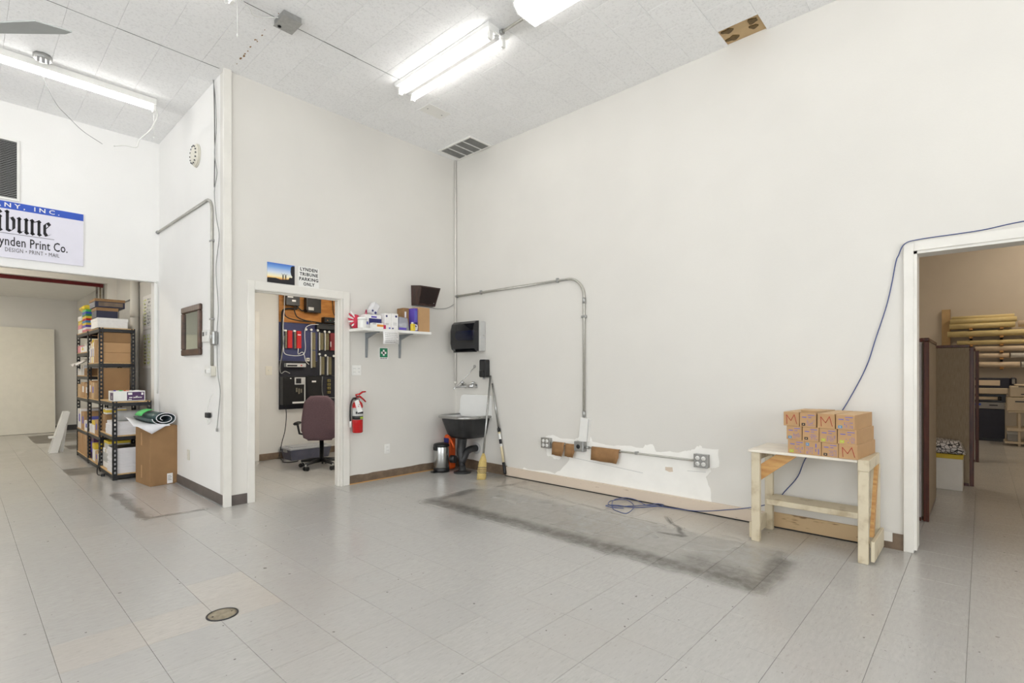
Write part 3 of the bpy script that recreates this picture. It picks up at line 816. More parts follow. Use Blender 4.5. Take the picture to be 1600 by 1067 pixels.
# ================================================================== RETURN WALL (faces -x)
t = thing('wall_mirror', 'small mirror in a brown wooden frame on the return wall', 'mirror', (XA - .02, 6.07, 1.415)); o = t.location
y0, y1, z0, z1 = 5.76, 6.385, 1.415, 1.932; f = .065
part(t, 'glass', MB(o).box(XA - .012, XA - .008, y0 + f - .01, y1 - f + .01, z0 + f - .01, z1 - f + .01), 'mirror')
for nm, bx in (('frame_rail', (y0, y1, z1 - f, z1)), ('frame_rail', (y0, y1, z0, z0 + f)), ('frame_stile', (y0, y0 + f, z0 + f, z1 - f)), ('frame_stile', (y1 - f, y1, z0 + f, z1 - f))):
    part(t, nm, MB(o).box(XA - .03, XA - .001, *bx, .008), 'mirror_frame')
part(t, 'backing', MB(o).box(XA - .008, XA - .001, y0 + .02, y1 - .02, z0 + .02, z1 - .02), 'kraft_dark')
t = thing('alarm_bell', 'round off-white smoke alarm high on the return wall', 'alarm', (XA - .03, 5.93, 3.34)); o = t.location
part(t, 'base', MB(o).lathe([(.118, -.012), (.118, -.001)], (XA, 5.93, 3.462), 24, 'x'), 'ivory')
part(t, 'cover', MB(o).lathe([(.0, -.05), (.05, -.05), (.085, -.04), (.105, -.028), (.11, -.012)], (XA, 5.93, 3.462), 24, 'x'), 'ivory')
mb = MB(o)
for k in range(14):
    a = 2 * PI * k / 14
    mb.box(XA - .046, XA - .03, 5.93 + .088 * math.cos(a) - .006, 5.93 + .088 * math.cos(a) + .006, 3.462 + .088 * math.sin(a) - .006, 3.462 + .088 * math.sin(a) + .006)
part(t, 'slots', mb, 'grey_dark', kind='stuff')
t = thing('wall_conduit', 'painted conduit running along the return wall and bending down to an outlet box', 'conduit', (XA, 5.43, 1.3)); o = t.location
xc = XA - .016
part(t, 'pipe', MB(o).tube([(xc, YL - .01, 2.945), (xc, 5.58, 2.925)] + [(xc, 5.58 - .15 * math.sin(a), 2.775 + .15 * math.cos(a)) for a in [PI / 2 * k / 6 for k in range(7)]] + [(xc, 5.43, 1.30)], .0125, 10), 'conduit')
part(t, 'end_cap', MB(o).cyl((xc, YL - .03, 2.945), (xc, YL - .001, 2.945), .02, 10), 'galv')
for z in (2.5, 1.75):
    part(t, 'strap', MB(o).box(XA - .031, XA - .001, 5.40, 5.46, z - .008, z + .008, .002), 'galv')
t = thing('outlet_box', 'white surface outlet box at the foot of the return wall conduit', 'outlet', (XA, 5.45, 1.2)); o = t.location
part(t, 'box', MB(o).box(XA - .045, XA - .001, 5.36, 5.53, 1.205, 1.298, .004), 'ivory')
part(t, 'cover', MB(o).box(XA - .05, XA - .045, 5.355, 5.535, 1.20, 1.303, .002), 'white')
for y in (5.405, 5.485):
    part(t, 'socket', MB(o).lathe([(.02, -.053), (.02, -.049)], (XA, y, 1.25), 12, 'x'), 'grey')
part(t, 'plug', MB(o).box(XA - .085, XA - .053, 5.34, 5.38, 1.23, 1.275, .006), 'white')
t = thing('thermostat', 'white digital thermostat beside the mirror', 'thermostat', (XA, 5.59, 1.53)); o = t.location
part(t, 'case', MB(o).box(XA - .03, XA - .001, 5.50, 5.68, 1.535, 1.655, .006), 'white')
part(t, 'display', MB(o).box(XA - .0315, XA - .03, 5.61, 5.66, 1.595, 1.635), 'grey_dark')
part(t, 'keypad', MB(o).box(XA - .0315, XA - .03, 5.52, 5.57, 1.60, 1.635), 'grey_light')
t = thing('control_box', 'grey rounded metal control box beside the corner board', 'control box', (XA, 5.34, 1.49)); o = t.location
part(t, 'case', MB(o).box(XA - .05, XA - .001, 5.29, 5.385, 1.495, 1.63, .012), 'galv')
part(t, 'knob', MB(o).lathe([(.018, -.062), (.02, -.05)], (XA, 5.335, 1.575), 12, 'x'), 'grey_light')
solo('data_cable', MB().tube(smooth_path([(1.64, y, z) for y, z in ((5.379, 4.02), (5.326, 3.85), (5.291, 3.537), (5.344, 3.311), (5.273, 3.111), (5.344, 2.948), (5.291, 2.694), (5.214, 2.498), (5.30, 2.215), (5.238, 1.847), (5.27, 1.611), (5.256, 1.25), (5.187, 1.072), (5.221, .893), (5.273, .715))]), .004, 6).box(1.632, 1.648, 5.262, 5.284, .685, .715, .003), 'cable_grey', 'thin grey cable hanging down the return wall from ceiling to low plug', 'cable')
solo('black_wire', MB().tube(smooth_path([(1.647, 5.39, 4.025), (1.647, 5.37, 3.8), (1.647, 5.36, 3.4), (1.647, 5.37, 3.0)]), .004, 6), 'cable_black', 'short black wire dropping from the ceiling beside the corner board', 'wire')
t = thing('loose_plug', 'small black adapter dangling on a white loop from the return wall', 'adapter', (XA, 5.5, .8)); o = t.location
part(t, 'adapter', MB(o).box(1.615, 1.65, 5.475, 5.545, .80, .85, .004), 'black')
part(t, 'loop', MB(o).tube(smooth_path([(1.645, 5.40, 1.035), (1.64, 5.46, .99), (1.635, 5.51, .9), (1.632, 5.51, .85)]), .003, 6).tube(smooth_path([(1.632, 5.49, .80), (1.635, 5.46, .775), (1.635, 5.50, .735), (1.632, 5.53, .745), (1.632, 5.53, .80)]), .003, 6), 'cable_white')
t = thing('wall_plate', 'cream blank outlet plate low on the return wall', 'outlet', (XA, 6.21, .3)); o = t.location
part(t, 'plate', MB(o).box(XA - .007, XA - .001, 6.17, 6.25, .305, .415, .002), 'ivory')
part(t, 'socket', MB(o).box(XA - .010, XA - .007, 6.193, 6.227, .375, .40, .002).box(XA - .010, XA - .007, 6.193, 6.227, .32, .345, .002), 'trim')

# ================================================================== CLOSET WALL (faces -y)
t = thing('photo_print', 'unframed photo print of two jumping silhouettes at sunset above the doorway', 'picture', (2.17, YB - .01, 2.12)); o = t.location
def sunset():
    m, nt, b = base('sunset')
    sp = nt.nodes.new('ShaderNodeSeparateXYZ'); nt.links.new(nt.nodes.new('ShaderNodeTexCoord').outputs['Object'], sp.inputs[0])
    z = S(nt, sp.outputs[2]); r = nt.nodes.new('ShaderNodeValToRGB'); nt.links.new((z * (1 / .196)).o, r.inputs[0])
    el = r.color_ramp.elements; el[0].position = 0; el[0].color = lin((40, 36, 50)) + (1,); el[1].position = 1; el[1].color = lin((58, 110, 200)) + (1,)
    for p_, c_ in ((.2, (60, 50, 60)), (.215, (214, 120, 80)), (.27, (244, 200, 110)), (.36, (246, 236, 200)), (.55, (214, 224, 238)), (.8, (120, 164, 222))):
        e = el.new(p_); e.color = lin(c_) + (1,)
    nt.links.new(r.outputs[0], b.inputs['Base Color']); b.inputs['Roughness'].default_value = .3
    return m
MATS['sunset'] = sunset()
part(t, 'print', MB(o).box(2.038, 2.307, YB - .006, YB - .001, 2.122, 2.318), 'sunset')
dz = YB - .0068
part(t, 'silhouette', MB(o).prism([(2.307, 2.122), (2.307, 2.312), (2.285, 2.31), (2.268, 2.298), (2.265, 2.25), (2.270, 2.22), (2.284, 2.20), (2.278, 2.19), (2.255, 2.192), (2.245, 2.17), (2.17, 2.16), (2.12, 2.172), (2.04, 2.168), (2.038, 2.122)], 'y', dz, YB - .006), 'ink')
mb = MB(o)
for x in (2.19, 2.217):
    mb.prism([(x - .005, 2.176), (x + .005, 2.176), (x + .006, 2.205), (x - .006, 2.205)], 'y', dz, YB - .006)
    mb.prism([(x - .004, 2.206), (x + .004, 2.206), (x + .004, 2.215), (x - .004, 2.215)], 'y', dz, YB - .006)
    for s in (-1, 1):
        mb.prism([(x + s * .003, 2.2), (x + s * .005, 2.205), (x + s * .016, 2.224), (x + s * .012, 2.222)][::s], 'y', dz, YB - .006)
        mb.prism([(x, 2.178), (x + s * .004, 2.178), (x + s * .008, 2.158), (x + s * .004, 2.158)][::s], 'y', dz, YB - .006)
part(t, 'jumping_figures', mb, 'ink')
t = thing('parking_sign', 'white square sign with four lines of bold black capitals beside the sunset print', 'sign', (2.456, YB - .01, 2.113)); o = t.location
part(t, 'panel', MB(o).box(2.347, 2.566, YB - .005, YB - .001, 2.113, 2.325), 'white')
for k, w_ in enumerate(('LYNDEN', 'TRIBUNE', 'PARKING', 'ONLY')):
    lettering(t, w_, .046, (2.456 - o.x, YB - .0056 - o.y, 2.296 - k * .05 - o.z), ROT_Y, 'ink', bold=.0016, space=1.15, fit=(.182, .196, .204, .12)[k])

def switch_plate(name, label, x0, x1, z0, z1, m, toggles, y=YB, cat='switch'):
    t = thing(name, label, cat, ((x0 + x1) / 2, y, z0)); o = t.location
    part(t, 'plate', MB(o).box(x0, x1, y - .007, y - .001, z0, z1, .002), m)
    n = len(toggles)
    for k, kind in enumerate(toggles):
        cx = x0 + (x1 - x0) * (k + .5) / n; cz = (z0 + z1) / 2
        if kind == 't': part(t, 'toggle', MB(o).box(cx - .005, cx + .005, y - .02, y - .006, cz - .004, cz + .012, .001), 'white')
        else:
            part(t, 'socket', MB(o).box(cx - .016, cx + .016, y - .0085, y - .007, cz + .006, cz + .034, .003), 'white')
            part(t, 'socket', MB(o).box(cx - .016, cx + .016, y - .0085, y - .007, cz - .034, cz - .006, .003), 'white')
            mb = MB(o)
            for dzz in (.02, -.02):
                for dx in (-.006, .006): mb.box(cx + dx - .001, cx + dx + .001, y - .0092, y - .0084, cz + dzz - .004, cz + dzz + .005)
            part(t, 'slots', mb, 'ink')
    return t
switch_plate('light_switch', 'off-white double wall plate beside the closet doorway above the extinguisher', 2.945, 3.06, 1.203, 1.318, 'white', 'ss')
switch_plate('power_outlet', 'small white duplex outlet low on the closet wall', 3.365, 3.44, .285, .40, 'white', 's', cat='outlet')

# shelf with first aid supplies
ZS = 1.7155
t = thing('wall_shelf', 'white wall shelf on two grey brackets holding first aid supplies', 'shelf', (3.36, 5.0, 1.4)); o = t.location
part(t, 'board', MB(o).box(2.907, 3.822, 4.83, YB - .001, ZS - .03, ZS, .002), 'white')
for x in (3.126, 3.574):
    part(t, 'bracket', MB(o).prism([(YB - .001, 1.405), (YB - .012, 1.405), (YB - .024, 1.62), (YB - .2, 1.672), (4.87, 1.676), (4.87, ZS - .031), (YB - .001, ZS - .031)], 'x', x - .012, x + .012), 'bracket')
t = thing('handwritten_note', 'white paper note with handwriting hanging from the shelf edge', 'note', (3.15, 4.82, 1.53)); o = t.location
part(t, 'sheet', MB(o).sheet([[(3.15 + u * .205, 4.826 - .012 * math.sin(v * 3) * v, ZS - .012 - v * .155 + u * .006 * v) for u in (0, .33, .66, 1)] for v in (0, .3, .6, 1)], .0006), 'paper')
mb = MB(o); r = random.Random(4)
for k in range(6):
    x = 3.175
    while x < 3.175 + .14 + r.uniform(0, .02):
        w_ = r.uniform(.008, .02); v = (.034 + k * .02) / .155; zz = ZS - .012 - v * .155
        yy = 4.826 - .012 * math.sin(v * 3) * v - .0016
        mb.quad((x, yy, zz), (x + w_, yy, zz + .001), (x + w_, yy, zz + .006), (x, yy, zz + .004)); x += w_ + .005
part(t, 'handwriting', mb, 'ink_soft', kind='stuff')
t = thing('first_aid_sign', 'small green sticker with a white cross under the shelf', 'sign', (3.35, YB, 1.385)); o = t.location
part(t, 'sheet', MB(o).box(3.295, 3.415, YB - .003, YB - .001, 1.388, 1.526), 'paper')
part(t, 'green_field', MB(o).box(3.303, 3.407, YB - .0036, YB - .003, 1.412, 1.518), 'green')
part(t, 'cross', MB(o).box(3.343, 3.367, YB - .0042, YB - .0036, 1.43, 1.5).box(3.32, 3.39, YB - .0042, YB - .0036, 1.453, 1.477), 'white')
mb = MB(o)
for k in range(10): mb.box(3.306 + k * .0098, 3.312 + k * .0098, YB - .0036, YB - .003, 1.394, 1.403 + .002 * (k % 3))
part(t, 'caption', mb, 'ink_soft', kind='stuff')

def printed_box(name, label, cat, x0, x1, y0, y1, z0, z1, m, prints=(), rz=0, rx=0, group=None):
    """carton with printed fields on its -y front: (u0,u1,v0,v1,material) in fractions"""
    c = ((x0 + x1) / 2, (y0 + y1) / 2, z0)
    t = thing(name, label, cat, c, rz, group); t.rotation_euler = (rx, 0, rz); w, d, h = x1 - x0, y1 - y0, z1 - z0
    part(t, 'carton', MB().box(-w / 2, w / 2, -d / 2, d / 2, 0, h, .002), m)
    part(t, 'top_flap', MB().box(-w / 2 + .003, w / 2 - .003, -d / 2 + .003, -.002, h, h + .0015).box(-w / 2 + .003, w / 2 - .003, .002, d / 2 - .003, h, h + .0012), m)
    for u0, u1, v0, v1, pm in prints:
        part(t, 'print', MB().box(-w / 2 + u0 * w, -w / 2 + u1 * w, -d / 2 - .0006, -d / 2 + .001, v0 * h, v1 * h), pm)
    return t
printed_box('tissue_box', 'white carton with a navy swoosh on the first aid shelf', 'box', 3.0, 3.195, 4.93, 5.04, ZS, 1.87, 'paper', [(.2, 1, .3, .75, 'navy'), (.35, .7, .8, .92, 'violet'), (.05, .16, .3, .5, 'ink_blue')])
printed_box('bandage_box', 'small white and orange bandage box at the shelf front', 'box', 3.03, 3.165, 4.84, 4.90, ZS, 1.775, 'white', [(.4, 1, .35, .75, 'amber'), (0, .3, .7, 1, 'grey_light')])
printed_box('magenta_box', 'thin magenta carton lying between the white supplies', 'box', 3.17, 3.21, 4.86, 5.0, ZS, 1.76, 'magenta', [(.1, .9, .1, .9, 'magenta')])
printed_box('glove_box', 'tall white glove box with blue logos next to the navy swoosh carton', 'box', 3.215, 3.30, 4.89, 5.0, ZS, 1.895, 'paper', [(.15, .4, .78, .9, 'navy'), (.6, .85, .05, .15, 'ink_blue'), (.1, .6, .35, .4, 'grey_light'), (.1, .6, .28, .32, 'grey_light')])
printed_box('glove_box', 'tall white glove box with blue logos next to the clear bag', 'box', 3.302, 3.39, 4.89, 5.0, ZS, 1.90, 'paper', [(.55, .85, .78, .9, 'navy'), (.1, .3, .05, .14, 'navy'), (.25, .8, .4, .44, 'grey_light'), (.25, .8, .3, .34, 'grey_light')])
t = thing('gauze_roll', 'round white gauze tub at the shelf end', 'tub', (2.955, 4.93, ZS))
part(t, 'tub', MB().lathe([(.044, 0), (.047, .01), (.047, .085), (.043, .09)], (0, 0, 0), 20), 'white')
part(t, 'lid', MB().lathe([(.05, .09), (.05, .11), (.045, .118), (.0, .12)], (0, 0, 0), 20), 'white_gloss')
t = thing('glove_bundle', 'bundle of red and white striped gloves stacked behind the gauze tub', 'gloves', (2.955, 5.06, ZS))
for k in range(7):
    a = -1.0 + k * .3
    part(t, 'glove_finger', MB().tube([(-.01, 0, .09), (-.01 - .05 * math.cos(a), -.02, .1 + .06 * math.sin(a)), (-.01 - .1 * math.cos(a), -.03, .11 + .1 * math.sin(a))], [.02, .014, .006], 8), 'crimson' if k % 2 else 'paper')
part(t, 'palm', MB().lathe([(.02, 0), (.05, .02), (.055, .1), (.03, .15), (0, .16)], (0, 0, 0), 14), 'crimson')
t = thing('plastic_bag_pack', 'white plastic wrapped pack leaning on top of the swoosh carton', 'pack', (3.11, 4.99, 1.872), 0)
R3 = Matrix.Rotation(.5, 3, 'Y')
part(t, 'wrap', MB().box(-.05, .05, -.04, .04, .015, .15, .018, rot=R3, piv=(0, 0, .03)), 'plastic_bag')
part(t, 'logo', MB().box(-.03, -.008, -.0412, -.040, .03, .05, 0, rot=R3, piv=(0, 0, .03)).box(.01, .035, -.0412, -.040, .025, .05, 0, rot=R3, piv=(0, 0, .03)), 'navy')
t = thing('gift_bow', 'magenta paper peak standing behind the swoosh carton', 'packet', (3.075, 5.08, ZS))
part(t, 'packet', MB().hexa([(-.03, -.02, 0), (.05, -.02, 0), (.05, .02, 0), (-.03, .02, 0)], [(.018, -.004, .225), (.026, -.004, .225), (.026, .004, .225), (.018, .004, .225)]), 'magenta')
part(t, 'packet_fold', MB().hexa([(-.06, -.03, 0), (.0, -.03, 0), (.0, -.021, 0), (-.06, -.021, 0)], [(.0, -.024, .19), (.012, -.024, .19), (.012, -.02, .19), (.0, -.02, .19)]), 'pink')
t = thing('clear_bag', 'clear plastic bag of supplies with a blue strip on the shelf', 'bag', (3.47, 4.93, ZS))
part(t, 'bag', MB().hexa([(-.075, -.045, 0), (.075, -.045, 0), (.075, .045, 0), (-.075, .045, 0)], [(-.05, -.02, .16), (.06, -.02, .15), (.06, .02, .15), (-.05, .02, .16)]), 'plastic_clear')
part(t, 'packets', MB().box(-.06, .055, -.03, .03, .004, .09, .01), 'white')
part(t, 'blue_strip', MB().box(-.07, .03, -.0465, -.0455, .008, .035), 'violet')
t = thing('tape_dispenser', 'small yellow and white bottle with a loop handle', 'bottle', (3.575, 4.835 + .025, ZS))
part(t, 'body', MB().box(-.03, .022, -.02, .02, 0, .085, .008), 'yellow')
part(t, 'handle', MB().tube([(.018, -.012, .075), (.04, -.02, .07), (.045, -.022, .045), (.04, -.02, .018), (.018, -.012, .012)], .006, 8), 'white')
part(t, 'cap', MB().lathe([(.014, .085), (.014, .1), (.01, .102)], (-.01, 0, 0), 10), 'white')
printed_box('violet_box', 'upright violet carton squeezed beside the kraft box', 'box', 3.602, 3.652, 4.875, 5.04, ZS, 1.985, 'violet', [(.1, .9, .3, .4, 'navy'), (.2, .8, .5, .9, 'ink_blue'), (.2, .8, .05, .2, 'white')])
printed_box('flat_carton', 'brown flat carton standing behind the violet box', 'box', 3.52, 3.598, 4.97, 5.10, ZS, 1.99, 'kraft_dark', [(.2, .5, .6, .85, 'paper')])
printed_box('white_blue_box', 'low white box with blue dots behind the clear bag', 'box', 3.45, 3.515, 5.0, 5.09, ZS, 1.87, 'paper', [(.3, .7, .6, .8, 'navy')])
t = thing('shelf_carton', 'plain kraft carton under the wall speaker', 'box', (3.735, 4.955, ZS))
part(t, 'carton', MB().box(-.08, .08, -.10, .10, 0, .285, .003), 'kraft')
part(t, 'top_flap', MB().box(-.077, .077, -.097, -.001, .285, .287).box(-.077, .077, .001, .097, .285, .287), 'kraft_light')
part(t, 'tape', MB().box(-.079, .079, -.02, .02, .287, .2876), 'tape')

t = thing('wall_speaker', 'dark walnut wedge loudspeaker hung on the wall above the shelf carton', 'speaker', (3.9, YB, 2.05)); o = t.location
part(t, 'cabinet', MB(o).hexa([(3.748, 5.0, 2.052), (4.005, 5.0, 2.052), (4.04, YB - .001, 2.055), (3.748, YB - .001, 2.055)], [(3.73, 4.925, 2.275), (4.03, 4.925, 2.275), (4.09, YB - .001, 2.3), (3.742, YB - .001, 2.3)]), 'walnut')
def spf(u, v, off):
    a = Vector((3.748, 5.0, 2.052)); b_ = Vector((4.005, 5.0, 2.052)); c = Vector((4.03, 4.925, 2.275)); d = Vector((3.73, 4.925, 2.275))
    p = (a * (1 - u) + b_ * u) * (1 - v) + (d * (1 - u) + c * u) * v
    return p + (b_ - a).cross(d - a).normalized() * off
mb = MB(o); mb.hexa([spf(.05, .1, 0), spf(.94, .1, 0), spf(.94, .93, 0), spf(.05, .93, 0)], [spf(.05, .1, .005), spf(.94, .1, .005), spf(.94, .93, .005), spf(.05, .93, .005)])
part(t, 'grille_cloth', mb, 'grille_cloth')
mb = MB(o)
for u0, u1, v0, v1 in ((0, 1, 0, .1), (0, 1, .93, 1), (0, .05, .1, .93), (.94, 1, .1, .93)):
    mb.hexa([spf(u0, v0, 0), spf(u1, v0, 0), spf(u1, v1, 0), spf(u0, v1, 0)], [spf(u0, v0, .01), spf(u1, v0, .01), spf(u1, v1, .01), spf(u0, v1, .01)])
part(t, 'front_frame', mb, 'walnut')
mb = MB(o); mb.hexa([spf(.84, .14, .005), spf(.9, .14, .005), spf(.9, .19, .005), spf(.84, .19, .005)], [spf(.84, .14, .008), spf(.9, .14, .008), spf(.9, .19, .008), spf(.84, .19, .008)])
part(t, 'badge', mb, 'chrome')
solo('speaker_wire', MB().tube(smooth_path([(4.03, YB - .01, 2.06), (4.15, YB - .008, 2.05), (4.3, YB - .008, 2.07), (4.42, YB - .012, 2.13)]), .004, 6), 'cable_grey', 'thin grey wire sagging from the wall speaker to the corner conduit', 'wire')

# fire extinguisher
t = thing('fire_extinguisher', 'red fire extinguisher with a white tag hanging beside the closet doorway', 'extinguisher', (2.975, 5.055, .575)); o = Vector((0, 0, 0))
part(t, 'cylinder', MB().lathe([(.048, 0), (.056, .008), (.057, .22), (.057, .30), (.05, .325), (.03, .345), (.022, .35)], (0, 0, 0), 24), 'red')
part(t, 'label_band', MB().lathe([(.0575, .145), (.0575, .275)], (0, 0, 0), 24), 'grey_light', 'silver instruction label')
part(t, 'label_print', MB().lathe([(.058, .148), (.058, .185)], (0, 0, 0), 24), 'black')
mb = MB()
for k in range(5):
    a = -PI / 2 - .75 + k * .32
    mb.box(.0578 * math.cos(a) - .007, .0578 * math.cos(a) + .007, .0578 * math.sin(a) - .004, .0578 * math.sin(a) + .004, .21, .235)
part(t, 'label_pictograms', mb, 'ink')
mb = MB(); a = -PI / 2 + .3
mb.box(-.002, .034, -.0595, -.052, .155, .175); part(t, 'label_mark', mb, 'lime')
part(t, 'valve', MB().lathe([(.024, .345), (.024, .365), (.016, .37), (.016, .395), (.02, .4), (.02, .415)], (0, 0, 0), 12), 'steel')
part(t, 'handle', MB().tube([(-.02, 0, .41), (.02, 0, .42), (.06, 0, .445), (.10, 0, .448)], [.014, .012, .010, .008], 8), 'red')
part(t, 'lever', MB().tube([(.0, 0, .40), (.03, 0, .395), (.07, 0, .365), (.10, 0, .335)], [.012, .011, .009, .008], 8), 'red')
part(t, 'gauge', MB().lathe([(.016, -.035), (.016, -.02)], (-.02, 0, .395), 12, 'y'), 'red_dark')
part(t, 'hose', MB().tube(smooth_path([(-.015, 0, .38), (-.06, 0, .37), (-.085, 0, .30), (-.085, .01, .20), (-.075, .02, .12)]), .009, 8), 'black')
part(t, 'nozzle', MB().cyl((-.075, .02, .13), (-.073, .02, .06), .011, 10, .013), 'white')
part(t, 'tag', MB().hexa([(-.035, -.066, .225), (.022, -.068, .235), (.022, -.067, .235), (-.035, -.065, .225)], [(-.068, -.05, .35), (-.018, -.05, .365), (-.018, -.049, .365), (-.068, -.049, .35)]), 'paper')
part(t, 'tag_print', MB().box(-.03, -.022, -.0655, -.062, .288, .298).box(-.022, -.014, -.0665, -.062, .31, .318), 'marker')
part(t, 'wall_hook', MB().box(-.02, .02, .02, .074, .36, .385), 'steel')

# corner conduit and the looping conduit on the right wall
t = thing('corner_conduit', 'thin painted conduit running straight down the room corner from the ceiling', 'conduit', (4.442, 5.112, 1.09)); o = t.location
part(t, 'pipe', MB(o).cyl((4.443, 5.113, 1.10), (4.443, 5.113, ZC - .001), .0125, 10), 'trim')
part(t, 'end_bush', MB(o).cyl((4.443, 5.113, 1.085), (4.443, 5.113, 1.115), .017, 10), 'trim')
t = thing('arched_conduit', 'metal conduit that crosses the right wall and bends down to the grey switch box', 'conduit', (XR, 3.07, .78)); o = t.location
xc = XR - .018
part(t, 'pipe', MB(o).tube([(xc, 5.09, 2.236), (xc, 3.28, 2.243)] + [(xc, 3.28 - .21 * math.sin(a), 2.033 + .21 * math.cos(a)) for a in [PI / 2 * k / 8 for k in range(9)]] + [(xc, 3.07, .775)], .0135, 10), 'conduit')
for y, z in ((4.628, 2.238), (3.42, 2.243)):
    part(t, 'strap', MB(o).box(XR - .034, XR - .001, y - .012, y + .012, z - .022, z + .026, .003), 'galv')
part(t, 'strap', MB(o).box(XR - .034, XR - .001, 3.04, 3.10, 1.81, 1.835, .003), 'galv')
for z in (1.99, .80):
    part(t, 'coupling', MB(o).cyl((xc, 3.07, z - .03), (xc, 3.07, z + .03), .018, 10), 'galv')
part(t, 'elbow_bush', MB(o).cyl((xc, 5.065, 2.236), (xc, 5.094, 2.236), .02, 10), 'galv')

# low wiring on the right wall
def quad_outlet(y0, y1, z0, z1, label):
    t = thing('quad_outlet_box', label, 'outlet', (XR, (y0 + y1) / 2, z0)); o = t.location
    part(t, 'box', MB(o).box(XR - .055, XR - .0015, y0, y1, z0, z1, .003), 'galv')
    part(t, 'cover', MB(o).box(XR - .058, XR - .055, y0 - .002, y1 + .002, z0 - .002, z1 + .002, .001), 'steel')
    for a in (.28, .72):
        for c in (.28, .72):
            y = y0 + (y1 - y0) * a; z = z0 + (z1 - z0) * c
            s = part(t, 'socket', MB(o).lathe([(.0, -.061), (.019, -.061), (.019, -.057)], (XR, y, z), 14, 'x'), 'white')
            mb = MB(o)
            for dy in (-.006, .006): mb.box(XR - .0618, XR - .0608, y + dy - .001, y + dy + .001, z - .002, z + .006)
            part(s, 'slots', mb, 'ink')
quad_outlet(3.505, 3.62, .40, .51, 'grey four-socket outlet box at the end of the conduit near the mop pole')
quad_outlet(1.755, 1.875, .405, .52, 'grey four-socket outlet box at the end of the conduit near the workbench')
t = thing('switch_box', 'grey square box with a black rotary socket below the white cable cover', 'socket box', (XR, 3.1, .405)); o = t.location
part(t, 'box', MB(o).box(XR - .075, XR - .0015, 3.045, 3.16, .41, .515, .006), 'galv')
part(t, 'socket', MB(o).lathe([(.0, -.079), (.022, -.079), (.024, -.074)], (XR, 3.105, .463), 16, 'x'), 'black')
part(t, 'connector', MB(o).cyl((XR - .03, 3.045, .457), (XR - .03, 3.0, .457), .016, 10), 'galv')
t = thing('low_conduit', 'thin metal conduit running low along the right wall between outlet boxes', 'conduit', (XR, 2.7, .44)); o = t.location
part(t, 'pipe', MB(o).cyl((XR - .025, 3.505, .46), (XR - .025, 3.163, .46), .010, 8).cyl((XR - .025, 2.998, .457), (XR - .025, 1.875, .457), .010, 8), 'conduit')
part(t, 'strap', MB(o).box(XR - .038, XR - .0015, 2.44, 2.47, .445, .475, .003), 'galv')
t = thing('cable_cover', 'white leaning cable channel between the conduit and the grey switch box', 'cable cover', (XR, 3.05, .515)); o = t.location
part(t, 'channel', MB(o).hexa([(XR - .05, 3.005, .517), (XR - .05, 3.115, .517), (XR - .002, 3.115, .517), (XR - .002, 3.005, .517)], [(XR - .05, 2.985, .752), (XR - .05, 3.09, .77), (XR - .002, 3.09, .77), (XR - .002, 2.985, .752)]), 'white')
part(t, 'lip', MB(o).hexa([(XR - .052, 3.005, .52), (XR - .052, 3.015, .52), (XR - .05, 3.015, .52), (XR - .05, 3.005, .52)], [(XR - .052, 2.985, .752), (XR - .052, 2.995, .754), (XR - .05, 2.995, .754), (XR - .05, 2.985, .752)]), 'grey_light')
def flap(y0, y1, ztop, h0, h1, label):
    """sheet of brown paper folded over the conduit"""
    rows = []
    n = 5
    for k in range(n + 1):
        y = y0 + (y1 - y0) * k / n; h = h0 + (h1 - h0) * k / n; wv = .004 * math.sin(k * 2.1)
        rows.append([(XR - .006, y, ztop - .02), (XR - .012, y, ztop + .014), (XR - .03, y, ztop + .016 + wv * .3), (XR - .042, y, ztop - .005), (XR - .046 + wv, y, ztop - h * .5), (XR - .052 + wv * 2, y + .004 * k, ztop - h)])
    solo('paper_flap', MB().sheet(rows, .0015), 'paperbag', label, 'cardboard')
flap(3.475, 3.315, .462, .125, .135, 'brown cardboard scrap folded over the conduit beside the four-socket box')
flap(3.30, 3.17, .458, .12, .125, 'brown cardboard scrap folded over the conduit touching the grey switch box')
flap(2.965, 2.64, .458, .12, .125, 'widest brown cardboard scrap folded over the low conduit')

solo('floor_cable', MB().tube([(4.428, 4.19, .004), (4.428, 3.2, .004), (4.43, 2.2, .004), (4.43, 1.27, .004), (4.43, .52, .004)], .0045, 6), 'cable_black', 'black cable lying along the foot of the chipped baseboard', 'cable')
solo('blue_cable', MB().tube(smooth_path([(4.432, -.6, 2.18), (4.432, -.189, 2.171), (4.436, .015, 2.152), (4.432, .305, 2.148), (4.432, .395, 2.13), (4.445, .43, 2.06), (4.45, .446, 2.014), (4.45, .47, 1.86), (4.45, .501, 1.704), (4.45, .56, 1.49), (4.45, .613, 1.296), (4.45, .70, 1.09), (4.452, .80, .9), (4.452, .995, .6), (4.452, 1.062, .428), (4.452, 1.152, .299), (4.448, 1.23, .2), (4.432, 1.392, .13), (4.425, 1.625, .065), (4.42, 1.848, .016), (4.41, 2.025, .006), (4.38, 2.2, .005), (4.33, 2.30, .005)]), .0035, 6), 'cable_blue', 'blue network cable hanging from the office casing down behind the workbench', 'cable')
coil = [(4.33, 2.30), (4.42, 2.45), (4.40, 2.56), (4.22, 2.58), (4.03, 2.47), (3.95, 2.36), (3.93, 2.27), (4.10, 2.30), (4.30, 2.42), (4.36, 2.54), (4.2, 2.6), (4.05, 2.52), (4.13, 2.46), (4.30, 2.30), (4.41, 2.22), (4.36, 2.15), (4.2, 2.33), (4.12, 2.5), (4.02, 2.54), (4.0, 2.43), (4.1, 2.4)]
solo('coiled_cable', MB().tube(smooth_path([(x, y, .005 + (k % 4) * .006) for k, (x, y) in enumerate(coil)]), .0038, 6), 'cable_blue', 'loose coil of blue network cable on the floor by the baseboard', 'cable')

